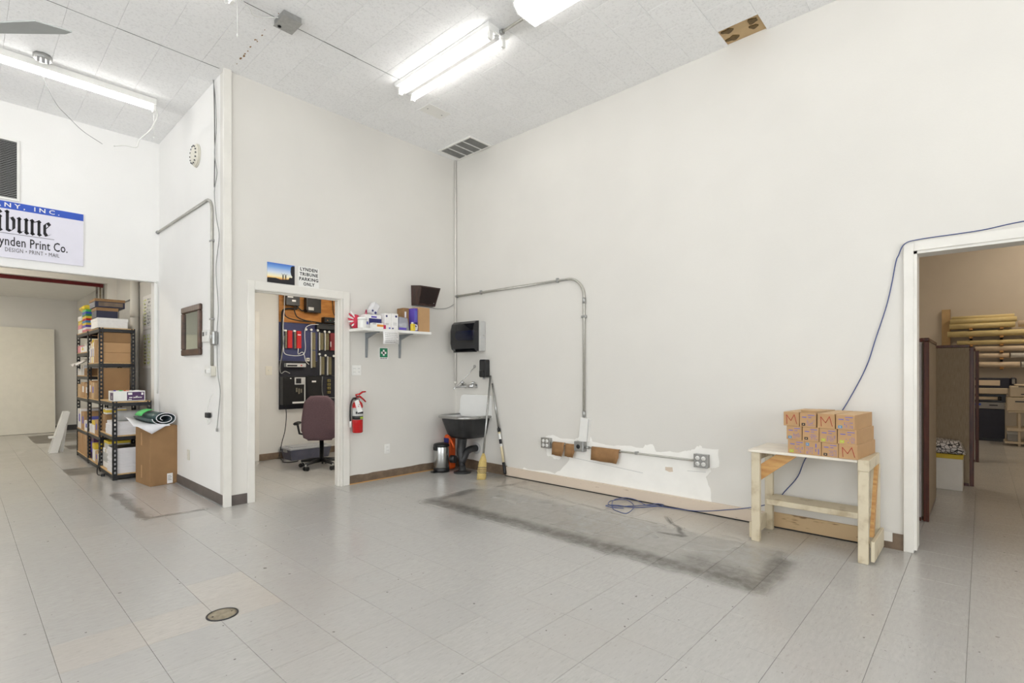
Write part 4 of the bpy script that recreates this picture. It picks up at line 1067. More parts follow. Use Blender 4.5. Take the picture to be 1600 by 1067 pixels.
# ================================================================== SINK CORNER
t = thing('towel_dispenser', 'paper towel dispenser with a dark smoked cover on the right wall', 'dispenser', (XR, 4.77, 1.49)); o = t.location
part(t, 'cabinet', MB(o).box(4.375, XR - .001, 4.56, 4.97, 1.50, 1.872, .006).box(4.335, 4.376, 4.56, 4.566, 1.50, 1.872), 'grey_light')
part(t, 'cover', MB(o).prism([(4.34, 1.498), (4.30, 1.50), (4.255, 1.53), (4.24, 1.60), (4.24, 1.76), (4.262, 1.84), (4.30, 1.872), (4.34, 1.876)], 'y', 4.556, 4.974), 'smoked')
part(t, 'paper_roll', MB(o).lathe([(.0, 4.64), (.062, 4.64), (.062, 4.90), (.0, 4.90)], (4.312, 0, 1.70), 20, 'y'), 'blue')
part(t, 'outlet_lip', MB(o).box(4.262, 4.33, 4.58, 4.95, 1.488, 1.50, .003), 'black')
part(t, 'lock', MB(o).lathe([(.01, 4.552), (.01, 4.562)], (4.42, 0, 1.70), 10, 'y'), 'chrome')
t = thing('soap_dispenser', 'small black soap dispenser above the broom handles', 'dispenser', (XR, 4.535, 1.15)); o = t.location
part(t, 'case', MB(o).box(4.365, XR - .001, 4.48, 4.585, 1.175, 1.395, .012), 'black_gloss')
part(t, 'push_bar', MB(o).box(4.352, 4.366, 4.495, 4.57, 1.18, 1.26, .006), 'black')
part(t, 'spout', MB(o).cyl((4.40, 4.532, 1.15), (4.40, 4.532, 1.176), .014, 10), 'grey')
t = thing('wall_faucet', 'chrome two-handle wall faucet with a brace rod above the sink', 'faucet', (XR, 4.83, 1.03)); o = t.location
part(t, 'body', MB(o).cyl((4.40, 4.71, 1.06), (4.40, 4.95, 1.06), .02, 12), 'chrome')
for y in (4.73, 4.93):
    part(t, 'shank', MB(o).cyl((4.40, y, 1.06), (XR - .001, y, 1.06), .016, 10).cyl((XR - .012, y, 1.06), (XR - .001, y, 1.06), .03, 14), 'chrome')
    h = part(t, 'handle', MB(o).lathe([(.012, 1.075), (.014, 1.09), (.026, 1.095), (.026, 1.115), (.01, 1.122)], (4.40, y, 0), 12), 'chrome')
    part(h, 'lever', MB(o).cyl((4.40, y - .035, 1.106), (4.40, y + .035, 1.106), .006, 8).cyl((4.365, y, 1.106), (4.435, y, 1.106), .006, 8), 'chrome')
part(t, 'spout', MB(o).tube(smooth_path([(4.40, 4.83, 1.06), (4.36, 4.85, 1.055), (4.30, 4.88, 1.05), (4.25, 4.90, 1.045), (4.235, 4.905, 1.02)]), .012, 10), 'chrome')
part(t, 'brace_rod', MB(o).tube([(4.27, 4.89, 1.06), (4.40, 4.80, 1.22), (XR - .002, 4.755, 1.31)], .005, 8).lathe([(.02, -.012), (.02, -.001)], (XR, 4.755, 1.312), 12, 'x'), 'chrome')

t = thing('slop_sink', 'black cast iron slop sink with a white enamel splashback', 'sink', (4.25, 4.73, 0)); o = t.location
part(t, 'splashback', MB(o).prism([(5.055, .672), (5.02, .71), (4.995, .76), (4.99, .885), (4.965, .935), (4.93, .95), (4.50, .95), (4.465, .945), (4.452, .92), (4.448, .672)], 'x', 4.418, XR - .001), 'white_gloss')
def rr_ring(x0, x1, y0, y1, z, r, n=5):
    out = []
    for cx, cy, a0 in ((x1 - .01, y1 - .01, 0), (x0 + r, y1 - r, PI / 2), (x0 + r, y0 + r, PI), (x1 - .01, y0 + .01, 1.5 * PI)):
        rad = r if cx < (x0 + x1) / 2 else .01
        for k in range(n + 1):
            a = a0 + PI / 2 * k / n
            out.append((cx + rad * math.cos(a), cy + rad * math.sin(a), z))
    return out
def loft(mb, rings, cap_end=True):
    n = len(rings[0]); vs = [v for q in rings for v in q]
    fs = [(i * n + k, i * n + (k + 1) % n, (i + 1) * n + (k + 1) % n, (i + 1) * n + k) for i in range(len(rings) - 1) for k in range(n)]
    b, f = mb._add(vs, fs, True)
    if cap_end: mb.bm.faces.new(b[-n:])
    return mb
part(t, 'bowl', loft(MB(o), [rr_ring(4.03, 4.45, 4.475, 4.985, .678, .13), rr_ring(4.05, 4.45, 4.495, 4.965, .60, .13), rr_ring(4.085, 4.45, 4.53, 4.93, .47, .13), rr_ring(4.12, 4.44, 4.565, 4.895, .43, .12), rr_ring(4.18, 4.40, 4.62, 4.84, .42, .09)]), 'iron')
part(t, 'basin', loft(MB(o), [rr_ring(4.035, 4.445, 4.48, 4.98, .69, .125), rr_ring(4.06, 4.44, 4.51, 4.95, .62, .12), rr_ring(4.10, 4.43, 4.55, 4.91, .50, .11), rr_ring(4.15, 4.41, 4.6, 4.86, .46, .1)]), 'grey_light')
rim = rr_ring(4.015, 4.44, 4.455, 5.005, .69, .15)
part(t, 'rim', MB(o).tube(rim, .019, 8, closed=True), 'steel')
part(t, 'trap_pipe', MB(o).tube(smooth_path([(4.23, 4.74, .425), (4.23, 4.75, .33), (4.215, 4.75, .25), (4.21, 4.73, .17), (4.21, 4.72, .10), (4.21, 4.715, .03)]), [.062 - .001 * k for k in range(31)], 12), 'iron')
part(t, 'outlet_pipe', MB(o).tube(smooth_path([(4.21, 4.72, .13), (4.23, 4.70, .19), (4.27, 4.70, .25), (4.34, 4.71, .275), (XR - .002, 4.72, .275)]), .042, 12), 'iron')
part(t, 'wall_flange', MB(o).lathe([(.075, -.012), (.07, -.001)], (XR, 4.72, .275), 20, 'x'), 'grey_light')
part(t, 'cleanout', MB(o).cyl((4.17, 4.80, .16), (4.15, 4.86, .16), .048, 14).cyl((4.152, 4.855, .16), (4.148, 4.868, .16), .034, 8), 'iron')
part(t, 'foot', MB(o).lathe([(.11, 0), (.11, .012), (.06, .026), (.045, .04), (.04, .09)], (4.21, 4.715, 0), 22), 'iron')
t = thing('step_bin', 'small round steel step bin with a black lid in the sink corner', 'bin', (4.085, 4.965, 0))
part(t, 'base', MB().lathe([(.095, 0), (.1, .005), (.1, .05), (.094, .055)], (0, 0, 0), 24), 'black')
part(t, 'body', MB().lathe([(.092, .055), (.094, .06), (.094, .31), (.092, .315)], (0, 0, 0), 28), 'steel')
part(t, 'lid', MB().lathe([(.1, .315), (.101, .33), (.09, .348), (.05, .358), (0, .36)], (0, 0, 0), 24), 'black')
part(t, 'hinge', MB().box(-.03, .03, .085, .11, .26, .34, .006), 'black')
part(t, 'latch', MB().box(-.11, -.088, -.03, .03, .27, .32, .005), 'black')
part(t, 'pedal', MB().box(-.15, -.09, -.03, .03, .005, .016, .003), 'black')
R3 = Matrix.Rotation(-.22, 3, 'X') @ Matrix.Rotation(.1, 3, 'Y')
t = thing('orange_jug', 'orange plastic jug with a navy label leaning behind the step bin', 'jug', (4.27, 5.02, 0))
part(t, 'body', MB().box(-.06, .06, -.055, .055, .004, .44, .02), 'orange')
part(t, 'label_patch', MB().box(-.062, -.058, -.045, .045, .33, .40), 'navy')
part(t, 'neck', MB().lathe([(.03, .44), (.03, .47), (.034, .472), (.034, .5), (0, .502)], (0, 0, 0), 14), 'orange')
part(t, 'handle', MB().tube([(-.05, -.05, .41), (-.06, -.1, .37), (-.06, -.13, .33), (-.055, -.145, .29)], .016, 8), 'orange')
t = thing('corn_broom', 'straw corn broom with a grey metal handle leaning on the right wall', 'broom', (4.16, 4.30, 0)); o = t.location
top = Vector((4.438, 4.452, 1.195)); foot = Vector((4.165, 4.30, .25))
part(t, 'handle', MB(o).tube([foot, top], .0125, 10), 'steel')
def blk(c, w, d): return [(c[0] + .68 * s * w / 2 + .73 * q * d / 2, c[1] - .73 * s * w / 2 + .68 * q * d / 2, c[2]) for s, q in ((-1, -1), (1, -1), (1, 1), (-1, 1))]
def lvl(z, w, d):
    k = (z - .25) / 1.0
    c = foot + (top - foot) * (z - .25) / (top.z - .25)
    return blk((c.x, c.y, z), w, d)
part(t, 'straw', loft(MB(o), [lvl(.272, .035, .03), lvl(.255, .05, .04), lvl(.20, .085, .045), lvl(.10, .105, .045), lvl(.02, .10, .04), lvl(.0, .095, .035)]), 'straw')
part(t, 'ferrule', MB(o).tube([foot + (top - foot) * .0, foot + (top - foot) * .035], [.02, .016], 10), 'straw')
for z in (.135, .115, .095, .075):
    part(t, 'stitching', loft(MB(o), [lvl(z - .003, .108, .049), lvl(z + .003, .108, .049)], False), 'navy_dark')
mb = MB(o); r = random.Random(11)
for k in range(60):
    a = lvl(.06, .1, .04); u, v = r.random(), r.random()
    p0 = Vector(a[0]).lerp(Vector(a[1]), u).lerp(Vector(a[3]).lerp(Vector(a[2]), u), v); 
    mb.tube([p0 + Vector((0, 0, .02)), (p0.x + r.uniform(-.006, .004), p0.y + r.uniform(-.006, .006), .001)], [.0022, .0014], 4)
part(t, 'bristle_tips', mb, 'straw', kind='stuff')
t = thing('extension_pole', 'two-tone extension pole with a black grip leaning beside the broom', 'pole', (4.40, 4.19, 0)); o = t.location
a, b_ = Vector((4.418, 4.185, .02)), Vector((4.447, 4.43, 1.10))
at = lambda k: a.lerp(b_, k)
part(t, 'grip', MB(o).tube([at(0), at(.02), at(.13)], [.016, .019, .018], 10), 'black')
part(t, 'lower_tube', MB(o).tube([at(.12), at(.46)], .0155, 10), 'cream')
part(t, 'sticker', MB(o).tube([at(.30), at(.44)], .0160, 10), 'white')
part(t, 'sticker_print', MB(o).tube([at(.33), at(.38)], .0163, 10), 'ink')
part(t, 'collar', MB(o).tube([at(.46), at(.50)], .019, 10), 'black')
part(t, 'upper_tube', MB(o).tube([at(.5), at(1)], .0115, 10), 'steel')

# floor fittings
t = thing('floor_drain', 'round brass cleanout cover set in the floor tiles', 'drain', (.918, 2.872, 0))
part(t, 'ring', MB().lathe([(.066, .0), (.074, .0), (.074, .003), (.066, .004), (.066, .0)], (0, 0, 0), 32), 'iron')
part(t, 'plate', MB().lathe([(.066, 0), (.066, .003), (.05, .0035), (0, .0035)], (0, 0, 0), 32), 'drain')
for s in (-1, 1):
    part(t, 'screw', MB().lathe([(.005, .0035), (.005, .0045), (0, .0046)], (s * .045, 0, 0), 8), 'iron')

# ================================================================== WORKBENCH AND TONER CARTONS
t = thing('workbench', 'rough homemade wooden workbench painted cream against the right wall', 'workbench', (4.2, .9, 0)); o = t.location
for x, y in ((3.975, 1.2), (4.345, 1.215), (3.975, .54), (4.375, .53)):
    part(t, 'leg', MB(o).box(x, x + .04, y, y + .058, 0, .655 if y > 1 else .60, .003), 'wood_paint')
part(t, 'top', MB(o).box(3.955, 4.43, .60, 1.275, .655, .674, .003), 'bench_top')
part(t, 'side_rail', MB(o).box(3.972, 4.425, .535, .599, .60, .674, .003), 'wood_paint')
part(t, 'side_rail', MB(o).box(4.016, 4.344, 1.222, 1.25, .59, .654, .003), 'wood_paint')
part(t, 'lower_shelf', MB(o).box(4.14, 4.36, .57, 1.205, .245, .285, .003), 'wood_paint')
part(t, 'foot_rail', MB(o).box(3.985, 4.41, .508, .529, .02, .15, .003), 'wood_paint')
part(t, 'foot_rail', MB(o).box(3.99, 4.36, 1.259, 1.277, .015, .13, .003), 'wood_paint')
part(t, 'knee_brace', MB(o).prism([(1.255, .405), (1.255, .525), (1.09, .654), (.955, .654)], 'x', 4.016, 4.045), 'wood_raw', 'bare pine diagonal brace')
part(t, 'side_brace', MB(o).prism([(4.10, .15), (4.16, .15), (4.36, .60), (4.30, .60)], 'y', .531, .552), 'wood_raw', 'bare pine side brace')

def toner(y0, y1, z0, z1, x0, x1, kind, label, rz=0.0, sag=0):
    rz = -.085; qx, qy = (x0 + x1) / 2 - 3.955, (y0 + y1) / 2 - .80
    c = (3.958 + qx * math.cos(rz) - qy * math.sin(rz), .803 + qx * math.sin(rz) + qy * math.cos(rz), z0)
    t = thing('toner_carton', label, 'box', c, rz, 'toner cartons on the workbench'); w, d, h = y1 - y0, x1 - x0, z1 - z0
    f = -d / 2
    part(t, 'carton', MB().box(-d / 2, d / 2, -w / 2, w / 2, 0, h, .0015), 'kraft')
    part(t, 'top_flap', MB().box(-d / 2 + .002, d / 2 - .002, -w / 2 + .002, w / 2 - .002, h, h + .0015), 'kraft_light')
    if kind == 'M':
        pts = [(-.30, .12), (-.34, .80), (-.02, .38), (.22, .84), (.40, .16)]
        mb = MB()
        for (a, b2), (c2, d2) in zip(pts, pts[1:]):
            p0, p1 = Vector((f - .001, -a * w * .9, b2 * h)), Vector((f - .001, -c2 * w * .9, d2 * h))
            mb.tube([p0, p1], .0017, 5)
        part(t, 'marker_letter', mb, 'marker', 'red hand-drawn letter M')
        return t
    up = kind.startswith('turned')
    colr = {'black': 'ink', 'blue': 'cyan', 'yellow': 'lime'}[kind.split('_')[-1]]
    def fld(u0, u1, v0, v1, off=.0006):
        if up: u0, u1, v0, v1 = v0, v1, 1 - u1, 1 - u0
        return (f - off, f + .0005, (.5 - u1) * w, (.5 - u0) * w, v0 * h, v1 * h)
    part(t, 'colour_mark', MB().box(*fld(.12, .34, .08, .27)), colr)
    part(t, 'mark_symbol', MB().box(*fld(.19, .27, .14, .21, .0009)), 'kraft_light')
    mb = MB()
    mb.box(*fld(.14, .42, .66, .72)).box(*fld(.52, .72, .66, .70)).box(*fld(.5, .9, .82, .87))
    part(t, 'printed_name', mb, 'ink_blue')
    mb = MB(); r = random.Random(int(y0 * 1000) + int(z0 * 1000))
    for a in range(4):
        for b2 in range(5):
            u, v = .44 + b2 * .1, .12 + a * .11
            if r.random() < .75: mb.box(*fld(u, u + r.uniform(.03, .07), v, v + r.uniform(.02, .06)))
    part(t, 'printed_symbols', mb, 'ink_blue', kind='stuff')
    return t
zb = .6745; H1 = .097
B = [(.903, 1.010, 'yellow', 'toner carton with a yellow mark lying on the bench top at the open end'), (.800, .906 - .004, 'turned_blue', 'toner carton turned on its side with a blue mark in the bottom row'),
     (.699, .797, 'black', 'toner carton with a black mark in the bottom row next to the lettered one'), (.590, .696, 'M', 'plain kraft carton marked with a red M in the bottom row')]
for y0, y1, k, lb in B: toner(y0, y1, zb, zb + .094, 3.957 if k != 'M' else 3.955, 4.40, k, lb)
z2 = zb + .0958
for y0, y1, k, lb in [(.920, 1.018, 'blue', 'toner carton with a blue mark in the middle row'), (.814, .915, 'black', 'toner carton with a black mark in the middle row'),
                      (.707, .810, 'yellow', 'toner carton with a yellow mark in the middle row beside a black mark'), (.595, .702, 'yellow', 'toner carton with a yellow mark in the middle row at the doorway end')]:
    toner(y0, y1, z2, z2 + .094, 3.955, 4.385, k, lb)
z3 = z2 + .0958
for y0, y1, k, rz, lb in [(.937, 1.037, 'M', .0, 'kraft carton with a red M on top of the pile over the open bench end'), (.83, .932, 'black', .0, 'toner carton with a black mark and a lifted top flap in the top row'),
                          (.718, .822, 'M', .0, 'kraft carton marked with a red M in the top row between two printed cartons'), (.605, .712, 'blue', .0, 'toner carton with a blue mark in the top row at the doorway end')]:
    t = toner(y0, y1, z3, z3 + .096, 3.953, 4.385, k, lb, rz)
    if k == 'black':
        part(t, 'lifted_flap', MB().hexa([(-.19, -.05, .0985), (.21, -.05, .0985), (.21, .05, .0985), (-.19, .05, .0985)], [(-.20, -.05, .114), (.21, -.05, .100), (.21, .05, .100), (-.20, .05, .114)]), 'kraft_light')

# ================================================================== OFFICE BEYOND THE OPENING
def panel_screen(name, label, x0, x1, y0, y1, h, face, posts, cat='partition'):
    t = thing(name, label, cat, ((x0 + x1) / 2, (y0 + y1) / 2, 0)); o = t.location
    part(t, 'panel', MB(o).box(x0, x1, y0, y1, .03, h - .03, .002), face)
    part(t, 'top_cap', MB(o).box(x0 - .006, x1 + .006, y0 - .006, y1 + .006, h - .03, h, .004), 'mahogany')
    part(t, 'kick_rail', MB(o).box(x0 + .003, x1 - .003, y0 + .003, y1 - .003, 0, .03), 'mahogany')
    for px, py in posts:
        part(t, 'post', MB(o).box(px, px + .036, py, py + .036, 0, h - .028, .003), 'mahogany')
    return t
panel_screen('partition_screen', 'mahogany edged office partition running away from the opening', 5.49, 6.47, .332, .378, 1.53, 'fabric', [(6.47, .337)])
panel_screen('partition_screen', 'grey faced partition with a mahogany corner post beside the opening', 5.45, 5.488, .375, 1.4, 1.525, 'fabric_grey', [(5.45, .325)])
panel_screen('partition_screen', 'tan fabric partition with a dark post behind the white bin', 7.45, 7.50, .105, 1.5, 1.54, 'fabric', [(7.455, .067)])
panel_screen('partition_screen', 'thin pale partition edge farthest in the office', 9.5, 9.55, .075, 1.4, 1.56, 'fabric_grey', [(9.505, .035)])
t = thing('white_bin', 'white bin with a yellow band under a patterned cloth', 'bin', (7.25, .31, 0)); o = t.location
part(t, 'body', MB(o).box(7.08, 7.42, .15, .45, 0, .33, .004), 'white')
part(t, 'yellow_band', MB(o).box(7.077, 7.423, .147, .453, .33, .375, .003), 'yellow')
t = thing('patterned_cloth', 'white cloth with black scribble pattern draped over the white bin', 'cloth', (7.25, .31, .376)); o = t.location
def cloth_mat():
    m, nt, b = base('scribble')
    w = nt.nodes.new('ShaderNodeTexVoronoi'); w.feature = 'DISTANCE_TO_EDGE'; w.inputs['Scale'].default_value = 26
    nt.links.new(coords(nt, (1, 1, 1)).o, w.inputs[0])
    nt.links.new(mix(nt, S(nt, w.outputs[0]).smooth(.04, .09), lin((40, 38, 42)), lin((226, 222, 222))).o, b.inputs['Base Color'])
    return m
MATS['scribble'] = cloth_mat()
rows = []
for i in range(9):
    a = i / 8; row = []
    for j in range(7):
        c = j / 6; x = 7.06 + .38 * a; y = .128 + .34 * c
        drop = max(0, .1 - a) + max(0, .13 - c) * 1.0
        z = .50 - (.115 if (i == 0 or j == 0) else 0) + .012 * math.sin(5 * a + 3 * c)
        row.append((x, y, z))
    rows.append(row)
part(t, 'cloth', MB(o).sheet(rows, .004), 'scribble')
part(t, 'folded_core', MB(o).box(7.09, 7.41, .16, .44, .376, .485, .02), 'scribble')

# paper rack on the far wall
t = thing('roll_rack', 'wall rack of black uprights with wooden arms carrying paper rolls', 'rack', (13.1, -.2, 1.2)); o = t.location
for y in (.16, -.26, -.75):
    part(t, 'upright', MB(o).box(13.175, 13.199, y - .02, y + .02, 1.28, 2.3, .002), 'black_matte')
RZ = [2.06, 1.905, 1.752, 1.625, 1.50, 1.32]
for y in (.16, -.26, -.75):
    for z in RZ:
        if y == .16 and z < 1.7: continue
        part(t, 'arm', MB(o).box(12.96, 13.175, y - .025, y + .025, z - .03, z - .001, .003), 'wood_raw')
def roll(y0, y1, z, r, m, label, x=13.06, dz=0):
    t = thing('paper_roll', label, 'roll', (x, (y0 + y1) / 2, z), 0, 'rolls on the office rack'); o = t.location
    part(t, 'paper', MB(o).tube([(x, y0, z + r + dz), (x, y1, z + r)], r, 16), m)
    for y in (y0, y1):
        part(t, 'core', MB(o).cyl((x, y - .002, z + r + (dz if y == y0 else 0)), (x, y + .002, z + r + (dz if y == y0 else 0)), r * .45, 12), 'kraft_dark')
roll(.47, -.44, 2.06, .05, 'roll_yellow', 'lower front yellowed paper roll on the topmost rack arms', 13.02)
roll(.44, -.42, 2.06, .05, 'roll_yellow', 'lower rear yellowed paper roll on the topmost rack arms', 13.122)
roll(.46, -.46, 2.16, .045, 'roll_yellow', 'upper front yellowed paper roll of the topmost bundle', 13.02)
roll(.46, -.40, 2.16, .045, 'roll_yellow', 'upper rear yellowed paper roll of the topmost bundle', 13.122)
roll(.44, -.43, 2.235, .035, 'roll_yellow', 'thin yellowed roll crowning the topmost bundle', 13.07)
roll(-.48, -1.3, 2.06, .055, 'roll_paper', 'white paper roll at the far end of the topmost arms', 13.06)
roll(.50, -1.2, 1.905, .055, 'roll_yellow', 'long yellowed roll on the second rack arms', 13.02)
roll(.42, -1.2, 1.905, .045, 'roll_paper', 'second long roll lying behind on the second rack arms', 13.125)
roll(.36, -1.3, 1.752, .04, 'roll_yellow', 'long thin yellowed roll on the third rack arms', 13.03)
roll(.10, -1.3, 1.625, .046, 'roll_paper', 'pale pink white roll on the fourth rack arms', 13.03)
roll(.09, -.36, 1.50, .042, 'roll_paper', 'short pale roll on the fifth rack arms', 13.03)
roll(-.38, -1.2, 1.50, .042, 'white', 'white roll end to end with the short pale roll', 13.03)
roll(.09, -.50, 1.32, .052, 'roll_paper', 'pale roll on the lowest rack arms', 13.03)
roll(-.52, -1.2, 1.32, .052, 'white', 'white roll end to end on the lowest rack arms', 13.03)
t = thing('tall_board', 'tall tan board standing on end against the office far wall', 'board', (13.15, .52, 0)); o = t.location
part(t, 'board', MB(o).box(13.14, 13.165, .458, .59, 0, 2.46, .002), 'tan_board')
part(t, 'edge_strip', MB(o).box(13.138, 13.14, .458, .464, 0, 2.46), 'kraft_dark')
# wide format printer
t = thing('plotter', 'wide format printer on a dark cabinet below the paper rack', 'printer', (12.55, -.15, 0)); o = t.location
part(t, 'cabinet', MB(o).box(12.5, 12.95, -.29, .6, .055, .575, .004), 'machine_dark')
part(t, 'plinth', MB(o).box(12.53, 12.95, -.27, .58, 0, .055), 'black')
dr = part(t, 'drawer', MB(o).box(12.49, 12.95, -.29, .6, .58, .693, .004), 'grey')
part(dr, 'pull', MB(o).box(12.483, 12.491, -.2, -.09, .635, .655), 'black')
part(dr, 'blue_label', MB(o).box(12.486, 12.491, .02, .2, .635, .672), 'blue')
part(t, 'feed_bed', MB(o).box(12.52, 12.95, -.31, .6, .695, .84, .004), 'black')
part(t, 'media_roll', MB(o).cyl((12.52, -.2, .765), (12.52, .56, .765), .03, 14), 'roll_paper')
part(t, 'roll_clamp', MB(o).cyl((12.52, -.25, .765), (12.52, -.2, .765), .038, 12), 'black')
part(t, 'front_cover', MB(o).box(12.46, 12.95, -.33, .6, .845, .95, .012), 'machine')
part(t, 'print_head_bay', MB(o).box(12.52, 12.95, -.36, .6, .95, 1.13, .01), 'machine_dark')
part(t, 'paper_exit', MB(o).box(12.50, 12.52, -.23, .58, .995, 1.09, .004), 'roll_paper')
part(t, 'control_pod', MB(o).box(12.50, 12.75, -.44, -.362, .985, 1.14, .02), 'machine_dark')
part(t, 'pod_screen', MB(o).box(12.494, 12.501, -.42, -.38, 1.03, 1.11), 'grey')
t = thing('laser_printer', 'beige laser printer with paper drawers standing beside the plotter', 'printer', (12.100, -.65, .585)); o = t.location
part(t, 'body', MB(o).box(11.940, 12.400, -1.0, -.34, .82, 1.0, .012), 'machine')
part(t, 'scanner_lid', MB(o).box(11.960, 12.400, -.98, -.40, 1.0, 1.03, .01), 'machine')
part(t, 'tray_recess', MB(o).box(11.936, 11.942, -.52, -.44, .985, 1.0), 'ink_soft')
d = part(t, 'drawer', MB(o).box(11.930, 12.400, -1.02, -.30, .585, .812, .012), 'machine')
part(d, 'pull', MB(o).box(11.924, 11.931, -.52, -.40, .735, .755), 'black')
part(t, 'status_slot', MB(o).box(11.934, 11.941, -.54, -.47, .86, .875), 'black')
t = thing('printer_stand', 'open beige metal stand under the laser printer', 'stand', (12.100, -.65, 0)); o = t.location
for x in (11.960, 12.360):
    for y in (-.99, -.47):
        part(t, 'leg', MB(o).box(x, x + .03, y, y + .035, .0, .56, .004), 'machine')
part(t, 'top', MB(o).box(11.940, 12.400, -1.02, -.32, .56, .584, .004), 'machine')
part(t, 'shelf', MB(o).box(11.940, 12.400, -1.02, -.30, .25, .30, .004), 'machine')
part(t, 'base_shelf', MB(o).box(11.940, 12.400, -1.02, -.28, .04, .07, .004), 'machine')
t = thing('paper_box', 'grey paper box on the lower shelf of the printer stand', 'box', (12.150, -.38, .071)); o = t.location
part(t, 'carton', MB(o).box(12.020, 12.350, -.46, -.31, .071, .235, .004), 'grey')
part(t, 'lid', MB(o).box(12.015, 12.355, -.465, -.305, .19, .24, .003), 'grey_light')
t = thing('toner_bottle', 'small white bottle on the base of the printer stand', 'bottle', (12.060, -.58, .0705))
part(t, 'bottle', MB().lathe([(.04, 0), (.045, .01), (.045, .1), (.02, .13), (.02, .15)], (0, 0, 0), 16), 'white')
part(t, 'cap', MB().lathe([(.023, .15), (.023, .17), (0, .171)], (0, 0, 0), 12), 'grey')

# ================================================================== SERVER CLOSET
YW = 7.42
switch_plate('light_switch', 'ivory light switch on the closet far wall beside the equipment board', 2.925, 3.015, 1.195, 1.32, 'ivory', 't', YW)
t = thing('equipment_board', 'wall board of plywood over blue and dark panels carrying phone gear', 'board', (3.53, YW, .7)); o = t.location
part(t, 'plywood', MB(o).box(3.11, 4.4, YW - .02, YW - .001, 1.96, 2.6), 'ply', 'orange brown plywood')
part(t, 'blue_panel', MB(o).box(3.11, 3.68, YW - .018, YW - .001, 1.40, 1.958), 'board_blue')
part(t, 'dark_panel', MB(o).box(3.68, 4.4, YW - .018, YW - .001, 1.18, 1.958).box(3.11, 3.68, YW - .018, YW - .001, 1.18, 1.398), 'board_dark')
part(t, 'lower_panel', MB(o).box(3.11, 4.4, YW - .018, YW - .001, .70, 1.178), 'board_dark')
yb = YW - .02
def gear(name, label, cat, x0, x1, z0, z1, d, m, extra=()):
    t = thing(name, label, cat, ((x0 + x1) / 2, yb, z0)); o = t.location
    part(t, 'case', MB(o).box(x0, x1, yb - d, yb, z0, z1, .004), m)
    for nm, a, b2, c, e, off, mm in extra:
        part(t, nm, MB(o).box(x0 + (x1 - x0) * a, x0 + (x1 - x0) * b2, yb - d - off, yb - d + .001, z0 + (z1 - z0) * c, z0 + (z1 - z0) * e), mm)
    return t
gear('power_supply', 'black wall power supply with two white stickers on the plywood', 'power supply', 3.17, 3.37, 2.2, 2.42, .09, 'black', [('sticker', .1, .5, .5, .58, .001, 'paper'), ('sticker', .42, .7, .25, .37, .001, 'paper')])
gear('power_supply', 'bigger black wall box with one white sticker on the plywood', 'power supply', 3.47, 3.68, 2.12, 2.42, .12, 'black', [('sticker', .06, .45, .1, .25, .001, 'grey_light'), ('side_rail', -.06, 0, .1, .9, -.02, 'grey_dark')])
for k, x in enumerate((3.212, 3.345)):
    t = thing('punch_block', ('red capped punch-down block on the blue panel beside the cable loop', 'red capped punch-down block with a white stripe on the blue panel')[k], 'terminal block', (x + .03, yb, 1.58)); o = t.location
    part(t, 'cover', MB(o).box(x, x + .066, yb - .05, yb, 1.585, 1.84, .004), 'red_matte')
    part(t, 'pins', MB(o).box(x - .03, x - .002, yb - .03, yb, 1.58, 1.845, .002), 'terminal')
    part(t, 'bracket', MB(o).box(x - .045, x - .01, yb - .035, yb, 1.825, 1.85, .002), 'white')
    if k: part(t, 'stripe', MB(o).box(x + .01, x + .055, yb - .0512, yb - .05, 1.775, 1.79), 'white')
def block(x, z0, z1, label, m='terminal', w=.05, d=.035):
    t = thing('terminal_strip', label, 'terminal block', (x + w, yb, z0), 0, 'terminal strips on the dark panel'); o = t.location
    part(t, 'strip', MB(o).box(x + w * .5, x + w * 1.45, yb - d, yb, z0, z1, .002), m)
    mb = MB(o); n = int((z1 - z0) / .014)
    for k in range(n):
        mb.box(x + w * .5, x + w * 1.45, yb - d - .004, yb - d + .001, z0 + k * .014 + .002, z0 + k * .014 + .008)
    part(t, 'pins', mb, 'terminal' if m == 'olive' else 'olive', kind='stuff')
    part(t, 'guide', MB(o).box(x + w * .25, x + w * .45, yb - d * .8, yb, z0 - .01, z1 + .01), 'white')
block(3.56, 1.57, 1.83, 'olive terminal strip at the edge of the blue panel', 'olive')
block(3.56, 1.31, 1.56, 'pale terminal strip below the olive strip', 'terminal')
block(3.685, 1.575, 1.83, 'pale terminal strip right after the olive strip on the dark panel')
block(3.775, 1.575, 1.83, 'brownish terminal strip beside the maroon block', 'olive')
block(3.70, 1.2, 1.47, 'lower pale terminal strip beside the olive column')
block(3.815, 1.2, 1.47, 'lower pale terminal strip closest to the door jamb')
gear('maroon_block', 'maroon cover block beside the upper terminal strips', 'terminal block', 3.868, 3.96, 1.57, 1.84, .04, 'red_dark', [('stripe', .0, .12, .2, .5, .002, 'white')])
for k, (x, z) in enumerate(((3.482, 1.868), (3.56, 1.868), (3.66, 1.865), (3.772, 1.852), (3.844, 1.85), (3.69, 1.508), (3.782, 1.49), (3.917, 1.485))):
    t = thing('cable_spool', 'round white wire peg ' + ('between the striped red block and the olive strip', 'right above the olive terminal strip', 'on the edge of the dark panel above the upper strips', 'above the gap of the two upper dark panel strips', 'above the brownish terminal strip', 'above the inner lower terminal strip', 'between the two lower terminal strips', 'above the outer lower terminal strip')[k], 'peg', (x, yb, z), 0, 'wire pegs on the equipment board')
    part(t, 'peg', MB().lathe([(.008, -.05), (.008, 0)], (0, 0, 0), 10, 'y'), 'grey_dark')
    part(t, 'disc', MB().lathe([(.006, -.054), (.018, -.054), (.018, -.048), (.006, -.048)], (0, 0, 0), 14, 'y'), 'white')
